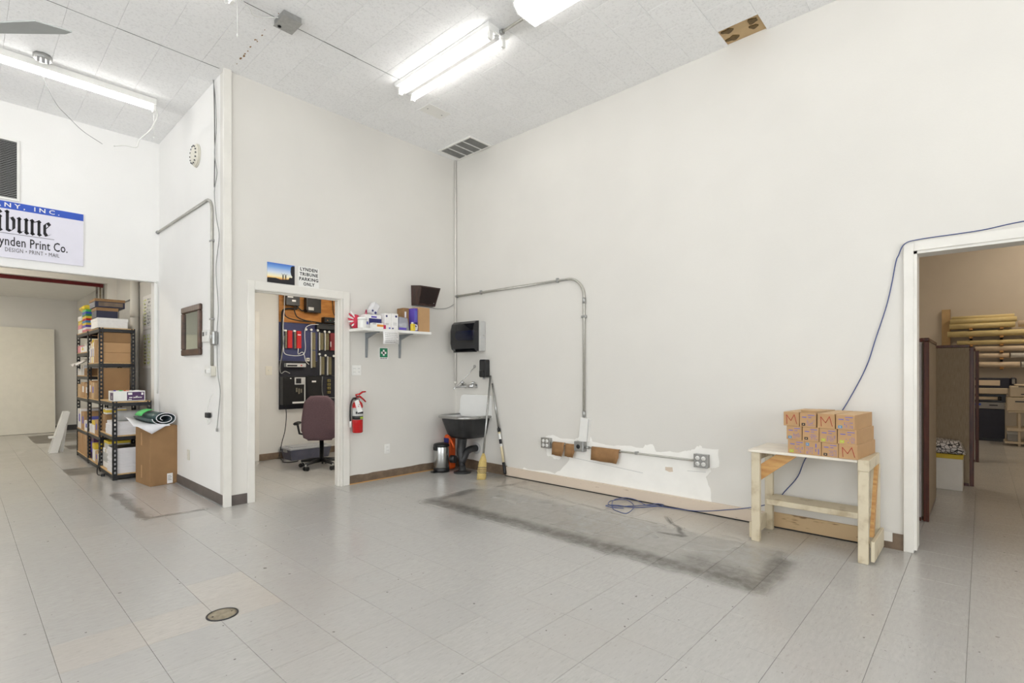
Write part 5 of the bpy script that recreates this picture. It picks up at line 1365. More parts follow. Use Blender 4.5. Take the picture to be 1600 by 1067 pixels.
gear('network_switch', 'long pale network switch with cable ports under the red blocks', 'network switch', 3.175, 3.465, 1.31, 1.365, .08, 'grey_light', [('ports', .05, .55, .2, .6, .001, 'ink'), ('red_lamp', .72, .8, .3, .6, .001, 'red_matte')])
gear('modem', 'black modem box with small lamps at the top of the dark panel', 'modem', 3.74, 3.96, 1.985, 2.07, .1, 'black', [('lamp', .2, .26, .4, .5, .001, 'amber'), ('lamp', .4, .46, .4, .5, .001, 'green'), ('lamp', .7, .76, .3, .4, .001, 'paper')])
gear('patch_bay', 'black curved patch bay under the modem', 'patch panel', 3.64, 3.96, 1.885, 1.975, .07, 'black_gloss', [('ridge', 0, 1, .75, .9, .02, 'black')])
gear('phone_cabinet', 'black phone system cabinet with its circuit cards exposed', 'cabinet', 3.115, 3.45, .77, 1.17, .11, 'black', [('card_frame', .5, .97, .72, .98, .003, 'grey_light'), ('card', .55, .78, .76, .94, .006, 'ink'), ('card_rail', .92, .97, .1, .72, .004, 'grey_light'), ('base_rail', .4, .95, .04, .1, .01, 'white'), ('chip', .55, .62, .45, .6, .003, 'terminal'), ('chip', .66, .72, .38, .58, .003, 'terminal'), ('chip', .76, .82, .42, .56, .003, 'terminal'), ('sticker', .3, .36, .93, .96, .001, 'paper')])
gear('phone_cabinet', 'plain black closed cabinet with a small white sticker beside the open one', 'cabinet', 3.46, 3.70, .77, 1.175, .10, 'black', [('sticker', .35, .62, .78, .84, .001, 'paper')])
for k, z in enumerate((1.085, 1.028, .97, .908, .77)):
    t = thing('wall_jack', ('topmost', 'second', 'third', 'fourth', 'lowest, set apart,')[k] + ' square tan phone jack of the column on the lower dark panel', 'phone jack', (3.856, yb, z), 0, 'phone jacks on the lower panel')
    part(t, 'body', MB().box(-.026, .026, -.025, 0, 0, .042, .003), 'olive')
    part(t, 'socket', MB().box(-.008, .008, -.0265, -.024, .014, .028), 'ink')
t = thing('wall_jack', 'lone tan phone jack on the blue panel', 'phone jack', (3.525, yb, 1.40))
part(t, 'body', MB().box(-.026, .026, -.022, 0, 0, .05, .003), 'ivory')
part(t, 'socket', MB().box(-.008, .008, -.0235, -.021, .018, .032), 'ink')
yc = YW - .06
W = [('black', [(3.36, 2.2), (3.33, 2.16), (3.2, 2.15), (3.14, 2.1), (3.13, 1.9), (3.125, 1.5), (3.12, 1.2)], .014, 'thick black cable bundle running down the edge of the equipment board'),
     ('black', [(3.3, 2.2), (3.3, 2.12), (3.34, 2.04), (3.45, 2.0), (3.6, 1.985), (3.74, 1.975)], .009, 'black cable looping across the plywood to the patch bay'),
     ('black', [(3.14, 2.12), (3.16, 2.04), (3.25, 2.0), (3.4, 1.985), (3.55, 1.98)], .008, 'second black cable along the plywood edge'),
     ('black', [(3.36, 2.18), (3.42, 2.14), (3.47, 2.16)], .009, 'short black cable between the two wall boxes'),
     ('white', [(3.15, 2.42), (3.135, 2.3), (3.13, 2.1), (3.115, 1.9), (3.12, 1.6), (3.14, 1.5), (3.25, 1.475), (3.36, 1.48), (3.42, 1.51), (3.44, 1.6), (3.43, 1.75), (3.44, 1.88), (3.52, 1.935), (3.64, 1.95)], .005, 'white cable looping under the red blocks and up to the patch bay'),
     ('white', [(3.34, 1.585), (3.34, 1.5), (3.40, 1.53), (3.43, 1.48), (3.45, 1.4), (3.5, 1.35)], .005, 'thin white cable from the striped red block to the lone jack'),
     ('grey', [(3.12, 1.75), (3.09, 1.5), (3.06, 1.3), (3.08, 1.22), (3.13, 1.25), (3.2, 1.22)], .006, 'grey cable bulging off the edge of the equipment board'),
     ('grey', [(3.74, 1.17), (3.73, 1.0), (3.75, .88), (3.8, .85), (3.94, .84)], .006, 'grey cable beside the phone jacks'),
     ('black', [(3.15, .78), (3.16, .6), (3.14, .4), (3.10, .25), (3.06, .05)], .006, 'black cord hanging from the equipment board to the closet floor')]
for kc, (c, pts, r_, lb) in enumerate(W):
    solo('gear_cable', MB().tube(smooth_path([(x, yc - (.0, .03, .05, .01, .075, .06, .1, 0, .075)[kc], z) for x, z in pts], 5), r_, 6), 'cable_' + c, lb, 'cable')
solo('black_lead', MB().tube(smooth_path([(3.07, 7.25, .012), (3.04, 7.12, .012), (3.0, 7.02, .012), (3.05, 6.93, .012), (3.16, 6.94, .012), (3.2, 7.0, .012)]), .008, 6), 'cable_black', 'black cord curled on the closet floor in front of the tote', 'cord')
solo('jamb_cable', MB().tube(smooth_path([(3.9, YW - .05, 2.5), (3.91, YW - .05, 2.3), (3.93, YW - .05, 2.14), (3.99, YW - .05, 2.09)]), .007, 6), 'cable_black', 'black cable hanging at the top corner of the plywood', 'cable')
t = thing('storage_tote', 'grey translucent storage tote with a lid on the closet floor', 'tote', (3.42, 7.22, 0))
part(t, 'tub', MB().hexa([(-.27, -.14, 0), (.27, -.14, 0), (.27, .14, 0), (-.27, .14, 0)], [(-.3, -.165, .145), (.3, -.165, .145), (.3, .165, .145), (-.3, .165, .145)]), 'tote')
part(t, 'lid', MB().box(-.31, .31, -.175, .175, .145, .175, .008), 'tote_lid')
part(t, 'lid_panel', MB().box(-.26, .26, -.13, .13, .175, .185, .004), 'tote_lid')
for s in (-1, 1): part(t, 'latch', MB().box(s * .3 - .015, s * .3 + .015, -.05, .05, .11, .16, .004), 'grey')

t = thing('office_chair', 'faded mauve office chair turned to the equipment board', 'chair', (3.2, 6.32, 0), -.62)
prof = []
def back_ring(z, w, d, yo, n=16):
    out = []
    for k in range(n):
        a = 2 * PI * k / n; ca, sa = math.cos(a), math.sin(a)
        out.append((w / 2 * math.copysign(abs(ca) ** .55, ca), yo + d / 2 * math.copysign(abs(sa) ** .7, sa) - .05 * (1 - abs(ca)) * 0, z))
    return out
part(t, 'backrest', loft(MB(), [back_ring(z, w, d, yo) for z, w, d, yo in ((.372, .12, .03, -.155), (.38, .28, .06, -.16), (.41, .39, .08, -.165), (.50, .42, .09, -.18), (.62, .41, .09, -.19), (.76, .375, .085, -.20), (.86, .335, .075, -.215), (.915, .26, .06, -.225), (.94, .15, .04, -.23), (.945, .05, .015, -.23))]), 'chair_cloth')
part(t, 'edge_trim', MB().tube([(x * .5 * w, yo + .02, z) for x, w, yo, z in [(-1, .28, -.16, .38), (-1, .42, -.18, .5), (-1, .41, -.19, .62), (-1, .375, -.2, .76), (-1, .335, -.215, .86), (-1, .2, -.225, .93), (1, .2, -.225, .93), (1, .335, -.215, .86), (1, .375, -.2, .76), (1, .41, -.19, .62), (1, .42, -.18, .5), (1, .28, -.16, .38)]], .012, 6, closed=True), 'chair_cloth')
part(t, 'seat', loft(MB(), [back_ring(.43, .34, .32, .09), back_ring(.445, .44, .42, .09), back_ring(.48, .46, .44, .09), back_ring(.50, .42, .40, .09), back_ring(.505, .2, .2, .09)]), 'chair_cloth')
part(t, 'seat_shell', MB().box(-.18, .18, -.1, .26, .405, .432, .01), 'black')
part(t, 'back_bar', MB().tube([(0, .0, .40), (0, -.1, .395), (0, -.14, .42), (0, -.15, .55)], .022, 8), 'black')
part(t, 'gas_lift', MB().lathe([(.045, .08), (.045, .12), (.027, .125), (.027, .40)], (0, 0, 0), 14), 'black')
part(t, 'tilt_lever', MB().tube([(.02, .02, .39), (.15, .02, .385), (.26, .03, .38)], .009, 6).lathe([(.0, -.02), (.02, -.015), (.02, .015), (0, .02)], (.26, .03, .38), 10), 'black')
for s in (-1,):
    part(t, 'armrest', MB().tube([(s * .2, .06, .42), (s * .28, .05, .44), (s * .30, .03, .56)], .014, 8).box(s * .30 - .035, s * .30 + .035, -.09, .12, .56, .595, .015), 'black')
for k in range(5):
    a = 2 * PI * k / 5 + .35; ca, sa = math.cos(a), math.sin(a)
    part(t, 'base_arm', MB().tube([(.03 * ca, .03 * sa, .10), (.15 * ca, .15 * sa, .095), (.27 * ca, .27 * sa, .08)], [.03, .024, .017], 8), 'black')
    c = part(t, 'caster', MB().cyl((.27 * ca - .012 * sa, .27 * sa + .012 * ca, .027), (.27 * ca - .03 * sa, .27 * sa + .03 * ca, .027), .027, 12).cyl((.27 * ca + .012 * sa, .27 * sa - .012 * ca, .027), (.27 * ca + .03 * sa, .27 * sa - .03 * ca, .027), .027, 12), 'black')
    part(c, 'stem', MB().cyl((.27 * ca, .27 * sa, .03), (.27 * ca, .27 * sa, .085), .010, 8), 'steel')

# ================================================================== STORAGE SHELVING
PX0, PX1 = 1.19, 1.56
def post_mesh(h, sx, sy):
    """slotted angle upright, corner at the origin, arms towards sx and sy"""
    mb = MB()
    for ax in (0, 1):
        s = (sx, sy)[ax]
        def bx(u0, u1, z0, z1):
            a, b2 = sorted((s * u0, s * u1)); t_ = sorted((0, (sy, sx)[ax] * .0025))
            if ax == 0: mb.box(a, b2, t_[0], t_[1], z0, z1)
            else: mb.box(t_[0], t_[1], a, b2, z0, z1)
        bx(0, .013, 0, h); bx(.029, .042, 0, h)
        n = int(h / .05)
        for k in range(n + 1):
            z0 = k * .05; bx(.013, .029, z0, min(h, z0 + (.024 if k < n else h - n * .05)))
    me = mb.mesh('post'); me.materials.append(M('rack_black')); return me
def shelving(label, y0, y1, h, levels):
    t = thing('shelving_unit', label, 'shelving', ((PX0 + PX1) / 2, (y0 + y1) / 2, 0), 0); o = t.location
    for x, sx in ((PX0, 1), (PX1, -1)):
        for y, sy in ((y0, 1), (y1, -1)):
            ob = bpy.data.objects.new('post', post_mesh(h, sx, sy)); ob.location = (x - o.x, y - o.y, 0); link(ob, t)
    for z in levels:
        g = .004
        s = part(t, 'shelf', MB(o).box(PX0 + g, PX0 + .02, y0 + g, y1 - g, z - .055, z - .001, .002).box(PX1 - .02, PX1 - g, y0 + g, y1 - g, z - .055, z - .001, .002).box(PX0 + .02, PX1 - .02, y0 + g, y0 + .02, z - .055, z - .001, .002).box(PX0 + .02, PX1 - .02, y1 - .02, y1 - g, z - .055, z - .001, .002), 'rack_black')
        part(s, 'board', MB(o).box(PX0 + .003, PX1 - .003, y0 + .003, y1 - .003, z - .013, z, .001), 'chipboard')
LS, LA, LB_ = (.07, .51, .90), (.07, .43, .89, 1.36, 1.80), (.07, .42, .88, 1.19, 1.52, 1.80)
shelving('low black slotted shelving unit beside the tall kraft box', 7.295, 8.115, .9, LS)
shelving('tall black slotted shelving unit between the low unit and the far one', 8.125, 8.955, 1.8, LA)
shelving('tall black slotted shelving unit next to the folded step ladder', 8.965, 9.93, 1.8, LB_)

def carton(label, x0, x1, y0, y1, z0, z1, m='kraft', group=None, sticker=None, rz=0, band=None, name='carton', flaps=True):
    c = ((x0 + x1) / 2, (y0 + y1) / 2, z0); w, d, h = x1 - x0, y1 - y0, z1 - z0
    t = thing(name, label, 'box', c, rz, group)
    part(t, 'body', MB().box(-w / 2, w / 2, -d / 2, d / 2, 0, h, .003), m)
    if flaps:
        part(t, 'top_flap', MB().box(-w / 2 + .004, w / 2 - .004, -d / 2 + .004, -.001, h, h + .002).box(-w / 2 + .004, w / 2 - .004, .001, d / 2 - .004, h, h + .002), m)
        part(t, 'tape', MB().box(-w / 2 + .002, w / 2 - .002, -.02, .02, h + .002, h + .0026).box(-w / 2 - .0006, -w / 2 + .001, -.02, .02, h * .7, h), 'tape')
    if sticker:
        part(t, 'sticker', MB().box(-w / 2 - .001, -w / 2 + .001, -d * .3, d * .1, h * .35, h * .75), sticker)
        part(t, 'sticker', MB().box(-w * .3, w * .1, -d / 2 - .001, -d / 2 + .001, h * .35, h * .75), sticker)
    if band:
        part(t, 'print_band', MB().box(-w / 2 - .001, w / 2 + .001, -d / 2 - .001, d / 2 + .001, h * .3, h * .8), band)
    return t
def lid_box(label, x0, x1, y0, y1, z0, z1, m, lid, extra=None, name='lidded_box'):
    c = ((x0 + x1) / 2, (y0 + y1) / 2, z0); w, d, h = x1 - x0, y1 - y0, z1 - z0
    t = thing(name, label, 'box', c)
    part(t, 'body', MB().box(-w / 2 + .004, w / 2 - .004, -d / 2 + .004, d / 2 - .004, 0, h - .005, .002), m)
    part(t, 'lid', MB().box(-w / 2, w / 2, -d / 2, d / 2, h * .68, h, .003), lid)
    if extra: part(t, 'front_label', MB().box(-w * .38, w * .42, -d / 2 + .0028, -d / 2 + .005, h * .15, h * .6), extra)
    return t
def ream(label, x0, x1, y0, y1, z0, z1, m='paper_edge', group=None, rz=0, wrap=None, cap=None):
    c = ((x0 + x1) / 2, (y0 + y1) / 2, z0); w, d, h = x1 - x0, y1 - y0, z1 - z0
    t = thing('paper_stack', label, 'paper', c, rz, group)
    n = 4; mb = MB(); r = random.Random(int(1000 * (z0 + y0)))
    for k in range(n):
        dx, dy = r.uniform(-.004, .004), r.uniform(-.004, .004)
        mb.box(-w / 2 + dx, w / 2 + dx, -d / 2 + dy, d / 2 + dy, h * k / n, h * (k + 1) / n - .0006)
    part(t, 'sheets', mb, m)
    part(t, 'top_sheet', MB().box(-w / 2 + .002, w / 2 - .003, -d / 2 + .003, d / 2 - .002, h - .0006, h), cap or 'paper')
    if wrap: part(t, 'wrapper', MB().box(-w / 2 - .005, w / 2 + .005, -.03, .03, -.0 + .001, h + .001), wrap)
    return t
# --- on the low unit
t = thing('supply_tray', 'purple and white open carton full of small bottles on the low unit', 'box', (1.34, 7.42, .9005)); o = t.location
x0, x1, y0, y1, zt = 1.20, 1.50, 7.31, 7.60, 1.02
part(t, 'tray', MB(o).box(x0, x1, y0, y0 + .006, .9005, zt).box(x0, x1, y1 - .006, y1, .9005, zt).box(x0, x0 + .006, y0 + .006, y1 - .006, .9005, zt).box(x1 - .006, x1, y0 + .006, y1 - .006, .9005, zt).box(x0, x1, y0, y1, .9005, .905), 'white')
part(t, 'purple_print', MB(o).box(1.325, 1.492, y0 - .001, y0 + .001, .912, 1.008), 'purple')
part(t, 'purple_print', MB(o).box(x0 - .001, x0 + .001, 7.33, 7.50, .915, 1.0), 'purple')
part(t, 'script_print', MB(o).tube(smooth_path([(1.385 + k * .0055, y0 - .001, .942 + (.009 if k % 2 else -.007) + (.012 if k in (5, 7) else 0)) for k in range(16)], 3), .0022, 5), 'white')
part(t, 'white_patch', MB(o).box(1.338, 1.37, y0 - .0016, y0 - .001, .918, .926).box(1.345, 1.375, y0 - .0016, y0 - .001, .94, .949).box(1.462, 1.482, y0 - .0016, y0 - .001, .972, 1.0), 'paper')
part(t, 'logo', MB(o).box(x0 - .0016, x0 - .001, 7.39, 7.43, .93, .965), 'grey_light')
part(t, 'white_patch', MB(o).box(1.335, 1.375, y0 - .0016, y0 - .001, .975, 1.0), 'paper')
r = random.Random(21)
for k in range(14):
    x, y = 1.23 + (k % 5) * .056, 7.35 + (k // 5) * .085
    t2 = thing('small_bottle', 'small %s bottle with a %s cap in the purple and white carton' % (('white', 'off-white', 'navy', 'dark grey')[k % 4], ('violet', 'green', 'orange', 'grey', 'white')[k % 5]), 'bottle', (x, y, .9055), 0, 'bottles in the open carton')
    hh = r.uniform(.1, .128)
    part(t2, 'body', MB().lathe([(.018, 0), (.02, .004), (.02, hh - .03), (.01, hh - .02)], (0, 0, 0), 10), ('white', 'paper', 'navy', 'grey_dark')[k % 4])
    part(t2, 'cap', MB().lathe([(.012, hh - .02), (.012, hh), (0, hh + .001)], (0, 0, 0), 10), ('violet', 'green_bright', 'orange', 'grey', 'white')[k % 5])
ream('broad stack of white sheets on the middle shelf of the low unit', 1.20, 1.47, 7.32, 7.78, .5105, .625)
ream('thin loose white sheets on top of the broad middle stack', 1.215, 1.45, 7.34, 7.74, .6255, .665, rz=.05)
t = thing('grey_paper_roll', 'fat grey white paper roll lying on the middle shelf of the low unit', 'roll', (1.36, 7.45, .6655))
part(t, 'paper', MB().tube([(-.11, 0, .062), (.13, 0, .062)], .062, 18), 'grey_light')
part(t, 'core', MB().cyl((.128, 0, .062), (.133, 0, .062), .025, 12), 'black')
carton('brown carton behind the grey roll on the low unit', 1.21, 1.45, 7.80, 8.09, .5105, .72, 'kraft_dark')
carton('yellow topped white carton behind the brown one on the low unit', 1.22, 1.42, 7.86, 8.06, .7230, .79, 'paper', band='yellow')
G = 'white reams on the bottom shelf of the low unit'
for k in range(4):
    ream(('lowest white ream on the bottom shelf of the low unit', 'second white ream up on the bottom shelf of the low unit', 'third white ream up on the bottom shelf of the low unit', 'topmost white ream of the pile in the low unit')[k], 1.203, 1.50, 7.315, 7.68, .0705 + k * .073, .0705 + k * .073 + .0722, wrap=None, cap='grey_dark' if k == 3 else None)
carton('white stapled carton behind the reams in the low unit', 1.22, 1.46, 7.72, 8.08, .0705, .30, 'paper', band='grey_light')
lid_box('yellow lidded box on the white carton in the low unit', 1.22, 1.44, 7.74, 8.02, .304, .40, 'grey_light', 'yellow')
t = thing('appliance_lead', 'black power cord with a plug hanging out of the low unit to the floor', 'cord', (1.14, 7.86, 0)); o = t.location
part(t, 'cord', MB(o).tube(smooth_path([(1.182, 7.93, .26), (1.165, 7.9, .22), (1.15, 7.88, .14), (1.135, 7.87, .06), (1.13, 7.82, .012), (1.15, 7.74, .01), (1.16, 7.72, .012)]), .006, 6), 'cable_black')
part(t, 'plug', MB(o).box(1.14, 1.18, 7.67, 7.72, .001, .03, .006), 'black')
# --- tall unit in the middle
lid_box('long white lidded box on top of the middle tall unit', 1.175, 1.49, 8.15, 8.62, 1.8005, 1.925, 'paper', 'paper')
carton('brown carton behind the long white box on top', 1.30, 1.54, 8.66, 8.93, 1.8005, 1.94, 'kraft_dark')
lid_box('dark navy shoe box with a brown lid on the long white box', 1.165, 1.39, 8.16, 8.50, 1.9255, 2.055, 'navy_dark', 'kraft_dark')
lid_box('wide dark lidded carton with a printed band crowning the pile', 1.15, 1.46, 8.15, 8.55, 2.0555, 2.165, 'navy_dark', 'kraft_dark', 'vinyl_brown')
for k in range(3):
    carton(('lowest flat kraft carton', 'middle flat kraft carton', 'topmost flat kraft carton')[k] + ' on the second shelf of the middle unit', 1.232, 1.515, 8.14, 8.52, 1.3605 + k * .128, 1.3605 + k * .128 + .1245, ('kraft', 'kraft', 'kraft_dark')[k])
carton('large kraft carton on the third shelf of the middle unit', 1.232, 1.505, 8.14, 8.52, .8905, 1.29, 'kraft_dark')
for k, (y, h_, m_) in enumerate(((8.56, .30, 'kraft_light'), (8.62, .27, 'paper'), (8.68, .31, 'yellow'), (8.74, .26, 'paper'), (8.80, .29, 'kraft'), (8.87, .24, 'white'))):
    t = thing('file_folder', ('tan upright file box', 'white upright file box with blue dot', 'yellow upright file box', 'second white upright file box', 'kraft upright file box', 'bright white upright file box')[k] + ' on the second shelf', 'file box', (1.33, y, 1.3605))
    part(t, 'case', MB().box(-.13, .13, -.026, .026, 0, h_, .002), m_)
    part(t, 'spine_label', MB().box(-.1312, -.1298, -.014, .014, h_ * .3, h_ * .7), 'paper' if m_ != 'paper' else 'ink_blue')
carton('tan carton with white tape on the third shelf of the middle unit', 1.20, 1.48, 8.56, 8.74, .8905, 1.10, 'kraft_light', sticker='ink_blue')
carton('kraft carton with a white sticker on the third shelf of the middle unit', 1.20, 1.46, 8.76, 8.94, .8905, 1.12, 'kraft', sticker='paper')
carton('kraft carton with blue sticker on the fourth shelf of the middle unit', 1.20, 1.47, 8.30, 8.50, .4305, .62, 'kraft', sticker='ink_blue')
carton('brown carton on the fourth shelf of the middle unit', 1.22, 1.48, 8.14, 8.28, .4305, .66, 'kraft_dark')
lid_box('yellow lidded carton on the fourth shelf of the middle unit', 1.20, 1.46, 8.52, 8.72, .4305, .60, 'paper', 'yellow')
ream('low stack of white sheets on the fourth shelf of the middle unit', 1.20, 1.46, 8.74, 8.93, .4305, .54)
carton('kraft carton with violet sticker on the bottom shelf of the middle unit', 1.20, 1.48, 8.30, 8.48, .0705, .22, 'kraft_light', sticker='violet')
lid_box('yellow lidded white box on the bottom shelf of the middle unit', 1.20, 1.46, 8.50, 8.70, .0705, .30, 'paper', 'yellow')
carton('violet carton standing at the back of the bottom shelf', 1.22, 1.46, 8.72, 8.93, .0705, .36, 'purple', band='violet')
carton('white carton with blue sticker on the bottom shelf of the middle unit', 1.20, 1.46, 8.14, 8.28, .0705, .2, 'paper', sticker='ink_blue')
# --- far tall unit
pal = ['pink', 'paper', 'violet', 'yellow', 'cyan', 'red_matte', 'yellow', 'green', 'blue', 'green_bright']
nm = ['pale pink', 'white', 'violet', 'yellow', 'light blue', 'red', 'golden', 'dark green', 'blue', 'bright green']
for k in range(10):
    ream(nm[k] + ' pack of coloured paper in the pile on top of the far unit', 1.185 + .004 * (k % 2), 1.42, 9.08, 9.38, 1.8005 + k * .0305, 1.8005 + k * .0305 + .030, m=pal[k], cap=pal[k])
G2 = [('paper', 'white'), ('pink', 'rosy pink'), ('yellow', 'pale yellow'), ('paper', 'second white')]
for k, (m_, n_) in enumerate(G2):
    ream(n_ + ' pack of the thicker pile at the rear of the far unit top', 1.19, 1.42, 9.46, 9.78, 1.8005 + k * .06, 1.8005 + k * .06 + .0595, m=m_, cap=m_)
t = thing('yellow_wrap', 'crumpled yellow wrapped bundle lying on the coloured paper pile', 'bundle', (1.29, 9.42, 2.1058))
part(t, 'bundle', MB().box(-.12, .12, -.16, .14, 0, .07, .025), 'yellow')
part(t, 'knot', MB().lathe([(.0, .05), (.03, .06), (.035, .08), (.0, .09)], (-.05, -.05, 0), 10), 'yellow')
for k, (z, items) in enumerate(((1.5205, [(9.02, 9.25, .12, 'white', None), (9.3, 9.6, .08, 'paper', 'yellow'), (9.62, 9.88, .1, 'pink', None)]),
                                (1.1905, [(9.02, 9.3, .1, 'kraft_dark', None), (9.32, 9.6, .14, 'white', None), (9.62, 9.88, .09, 'paper', None)]),
                                (.8805, [(9.02, 9.22, .2, 'kraft', 'paper'), (9.26, 9.58, .21, 'kraft', 'paper'), (9.62, 9.88, .18, 'kraft_light', None)]),
                                (.4205, [(9.02, 9.28, .14, 'paper', 'ink_blue'), (9.3, 9.56, .25, 'kraft', 'ink_blue'), (9.6, 9.88, .28, 'paper', 'violet')]),
                                (.0705, [(9.02, 9.42, .29, 'kraft', None), (9.46, 9.86, .285, 'kraft', None)]))):
    for q, (a, b2, h_, m_, st) in enumerate(items):
        nmz = {'white': 'white', 'paper': 'off-white', 'pink': 'pinkish', 'kraft': 'kraft', 'kraft_dark': 'dark brown', 'kraft_light': 'light tan'}[m_]
        carton('%s carton, %s from the middle unit, on the %s shelf of the far unit' % (nmz, ('first', 'second', 'third')[q], ('second', 'third', 'fourth', 'fifth', 'bottom')[k]), 1.196, 1.47, a, b2, z, z + h_, m_, sticker=st)
t = thing('torn_sheets', 'loose white torn sheets sticking out of the far unit shelf', 'paper', (1.16, 9.5, 1.33))
part(t, 'sheets', MB().sheet([[(-.06 + .1 * v, -.28 + .14 * u, .0 + .02 * math.sin(u * 2 + v) + .05 * v) for v in range(3)] for u in range(5)], .002), 'paper')
# --- folded step ladder
t = thing('step_ladder', 'white plastic folding step stool leaning against the far shelving unit', 'step stool', (1.06, 10.7, 0)); o = t.location
for y, lean in ((10.45, 0), (10.62, 0)):
    part(t, 'rail', MB(o).hexa([(.93, y - .02, 0), (1.03, y - .02, 0), (1.03, y + .02, 0), (.93, y + .02, 0)], [(1.10, y - .02, .62), (1.175, y - .02, .62), (1.175, y + .02, .62), (1.10, y + .02, .62)]), 'white')
part(t, 'tread', MB(o).box(.93, 1.08, 10.475, 10.595, .22, .25, .006), 'white')
part(t, 'tread', MB(o).box(1.06, 1.15, 10.475, 10.595, .43, .455, .006), 'white')
part(t, 'back_leg', MB(o).hexa([(1.06, 10.5, 0), (1.10, 10.5, 0), (1.10, 10.57, 0), (1.06, 10.57, 0)], [(1.14, 10.5, .6), (1.17, 10.5, .6), (1.17, 10.57, .6), (1.14, 10.57, .6)]), 'white')
# --- slab leaning on the far wall
t = thing('leaning_panel', 'large cream door slab leaning against the storage far wall', 'panel', (.2, 14.1, 0)); o = t.location
part(t, 'slab', MB(o).hexa([(-.9, 13.98, .005), (1.335, 13.98, .005), (1.335, 14.025, .005), (-.9, 14.025, .005)], [(-.9, 14.2, 2.15), (1.335, 14.2, 2.12), (1.335, 14.245, 2.12), (-.9, 14.245, 2.15)]), 'ivory')
part(t, 'edge_band', MB(o).hexa([(1.335, 13.98, .005), (1.345, 13.98, .005), (1.345, 14.025, .005), (1.335, 14.025, .005)], [(1.335, 14.2, 2.12), (1.345, 14.2, 2.12), (1.345, 14.245, 2.12), (1.335, 14.245, 2.12)]), 'trim')
# --- raised door rail, tracks, pipe, charts
solo('red_pipe', MB().cyl((-3.6, 10.36, 2.62), (1.56, 10.36, 2.62), .03, 12).cyl((1.53, 10.36, 2.62), (1.565, 10.36, 2.62), .036, 12), 'red_dark', 'dark red pipe under the inner storage beam', 'pipe')
for k, x in enumerate((1.50, 1.545, 1.585)):
    solo('copper_pipe', MB().tube([(x, 10.45, 2.75), (x, 10.45, 1.9)], .013, 8).cyl((x, 10.45, 2.2), (x, 10.45, 2.26), .018, 8), ('steel', 'drain', 'steel')[k], ('steel riser pipe farthest from the white storage post', 'copper riser pipe between two steel ones', 'steel riser pipe nearest the white storage post')[k], 'pipe')
solo('drain_stack', MB().cyl((1.665, 8.72, 0), (1.665, 8.72, 3.05), .05, 14).cyl((1.665, 8.72, 2.0), (1.665, 8.72, 2.1), .053, 14), 'trim', 'white painted vertical pipe behind the shelving', 'pipe')
def chart_mat(name, c1):
    m, nt, b = base(name)
    sp = nt.nodes.new('ShaderNodeSeparateXYZ'); nt.links.new(nt.nodes.new('ShaderNodeTexCoord').outputs['Object'], sp.inputs[0])
    y, z = S(nt, sp.outputs[1]), S(nt, sp.outputs[2])
    a = (z * 22).op('FRACT').smooth(.3, .34); g = noise(nt, coords(nt, (1, 30, 24)), 1, 1).smooth(.5, .54)
    col = mix(nt, g * a, lin((232, 232, 228)), lin(c1))
    nt.links.new(col.o, b.inputs['Base Color']); b.inputs['Roughness'].default_value = .6
    return m
MATS['chart'] = chart_mat('chart', (210, 218, 90)); MATS['chart2'] = chart_mat('chart2', (120, 120, 128))
for nm_, lb, z0, z1, m_ in (('wall_chart', 'upper schedule sheet with grey and yellow marks beside the drain pipe', 1.82, 2.27, 'chart2'), ('wall_chart', 'lower schedule sheet with yellow blocks beside the drain pipe', 1.29, 1.80, 'chart')):
    t = thing(nm_, lb, 'chart', (1.715, 8.27, z0)); o = t.location
    part(t, 'sheet', MB(o).box(1.715, 1.7195, 8.04, 8.48, z0, z1), 'paper')
    part(t, 'print', MB(o).box(1.714, 1.715, 8.30, 8.46, z0 + .04, z1 - .05), 'chart')
    part(t, 'print', MB(o).box(1.714, 1.715, 8.08, 8.26, z0 + .04, z1 - .05), m_)
    mb = MB(o)
    for k in range(7): mb.box(1.713, 1.714, 8.31 - .02 * (k % 2), 8.40, z0 + .06 + k * .045, z0 + .068 + k * .045)
    part(t, 'black_bars', mb, 'ink')
t = thing('framed_notice', 'thin dark framed notice on the storage wall behind the pile', 'notice', (1.715, 9.5, 1.85)); o = t.location
part(t, 'sheet', MB(o).box(1.712, 1.7195, 9.1, 10.0, 1.86, 2.29), 'grey_light')
part(t, 'frame', MB(o).box(1.705, 1.7195, 9.08, 9.1, 1.84, 2.31).box(1.705, 1.7195, 10.0, 10.02, 1.84, 2.31).box(1.705, 1.7195, 9.1, 10.0, 2.29, 2.31).box(1.705, 1.7195, 9.1, 10.0, 1.84, 1.86), 'grey_dark')
solo('wall_wire', MB().tube(smooth_path([(1.715, 7.75, 1.25), (1.712, 7.85, 1.0), (1.71, 8.0, .8), (1.712, 8.15, .7)]), .004, 6), 'cable_grey', 'thin grey wire curving down the storage wall below the charts', 'wire')
solo('edge_cable', MB().tube(smooth_path([(-.5, YL - .006, 2.332), (1.2, YL - .006, 2.334), (1.6, YL - .006, 2.336), (1.632, YL - .006, 2.325), (1.642, YL - .006, 2.29), (1.642, YL - .006, 1.6), (1.642, YL - .006, .98)]), .006, 6), 'cable_white', 'white cable stapled round the corner of the storage opening', 'cable')

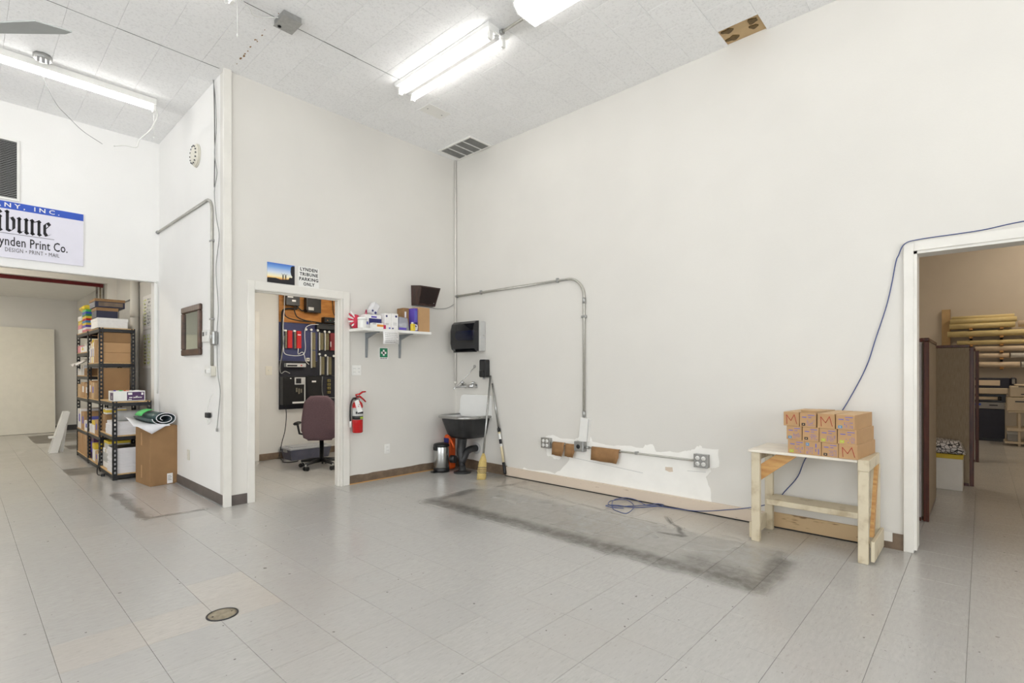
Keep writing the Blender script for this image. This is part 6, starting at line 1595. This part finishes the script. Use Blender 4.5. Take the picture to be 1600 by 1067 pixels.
# ================================================================== KRAFT BOX WITH ROLLED BANNER
t = thing('tall_carton', 'tall kraft carton with a shipping label standing against the return wall', 'box', (1.508, 6.84, 0), .10)
w, d, h = .262, .44, .645
part(t, 'body', MB().box(-w / 2, w / 2, -d / 2, d / 2, 0, h, .004), 'kraft_dark')
part(t, 'shipping_label', MB().box(.03, .085, -d / 2 - .001, -d / 2 + .001, .01, .12), 'paper')
mb = MB()
for k in range(4): mb.box(.038, .038 + .035 - .006 * (k % 2), -d / 2 - .0015, -d / 2 - .001, .045 + k * .016, .05 + k * .016)
part(t, 'label_print', mb, 'ink_soft')
for z in (.12, .48): part(t, 'hand_slot', MB().box(-w / 2 - .001, -w / 2 + .001, .02, .05, z - .05, z + .09), 'kraft')
part(t, 'top_flap', MB().box(-w / 2 + .003, w / 2 - .003, -d / 2 + .003, -.002, h, h + .003).box(-w / 2 + .003, w / 2 - .003, .002, d / 2 - .003, h, h + .003), 'kraft')
# banner: a loose flattened spiral with a white flap that hangs over the box
t = thing('rolled_banner', 'loosely rolled green and dark printed banner with a white flap on the tall carton', 'banner', (1.5, 6.84, .65)); o = t.location
sp = []
for k in range(41):
    a = k / 40 * 2 * PI * 2.15; r_ = .125 - .085 * k / 40
    sp.append((1.535 + r_ * .95 * math.cos(a + PI), .733 + r_ * .60 * math.sin(a + PI)))
rows = [[(x, y, z) for x, z in sp] for y in (6.60, 6.72, 6.86, 7.0)]
rows = [[(p_[0] - .09 * (q / 3), p_[1], p_[2] + .015 * q / 3) for p_ in row] for q, row in enumerate(rows)]
part(t, 'roll', MB(o).sheet(rows, .003), 'banner_dark')
edge = [(x, 6.598, z) for x, z in sp]
part(t, 'white_edge', MB(o).tube(edge, .004, 6), 'banner_white')
part(t, 'green_end', MB(o).sheet([[(1.535 - .09 * q / 3 + .128 * .95 * math.cos(a), 6.82 + .07 * (q - 2) + .04, .735 + .0 + .015 * q / 3 + .128 * .61 * math.sin(a)) for a in [PI * (.95 - .45 * m / 6) for m in range(7)]] for q in (1.6, 2.2, 3)], .003), 'green_bright')
flp = []
for i in range(9):
    u = i / 8; row = []
    for v in (0, .25, .5, .75, 1.0, 1.06, 1.12):
        x = 1.245 + .33 * u; y = 7.01 - .415 * min(v, 1.0) - .012 * u
        z = .668 + .085 * (1 - u) ** 2 * (1 - .8 * min(v, 1)) + .004 * math.sin(6 * u + 4 * v)
        if v > 1:
            y -= .012; z -= (v - 1) * 8.5 * .1 * max(.12, 1 - abs(u - .5) * 2.2)
        row.append((x, y, z))
    flp.append(row)
part(t, 'white_flap', MB(o).sheet(flp, .003), 'banner_white')
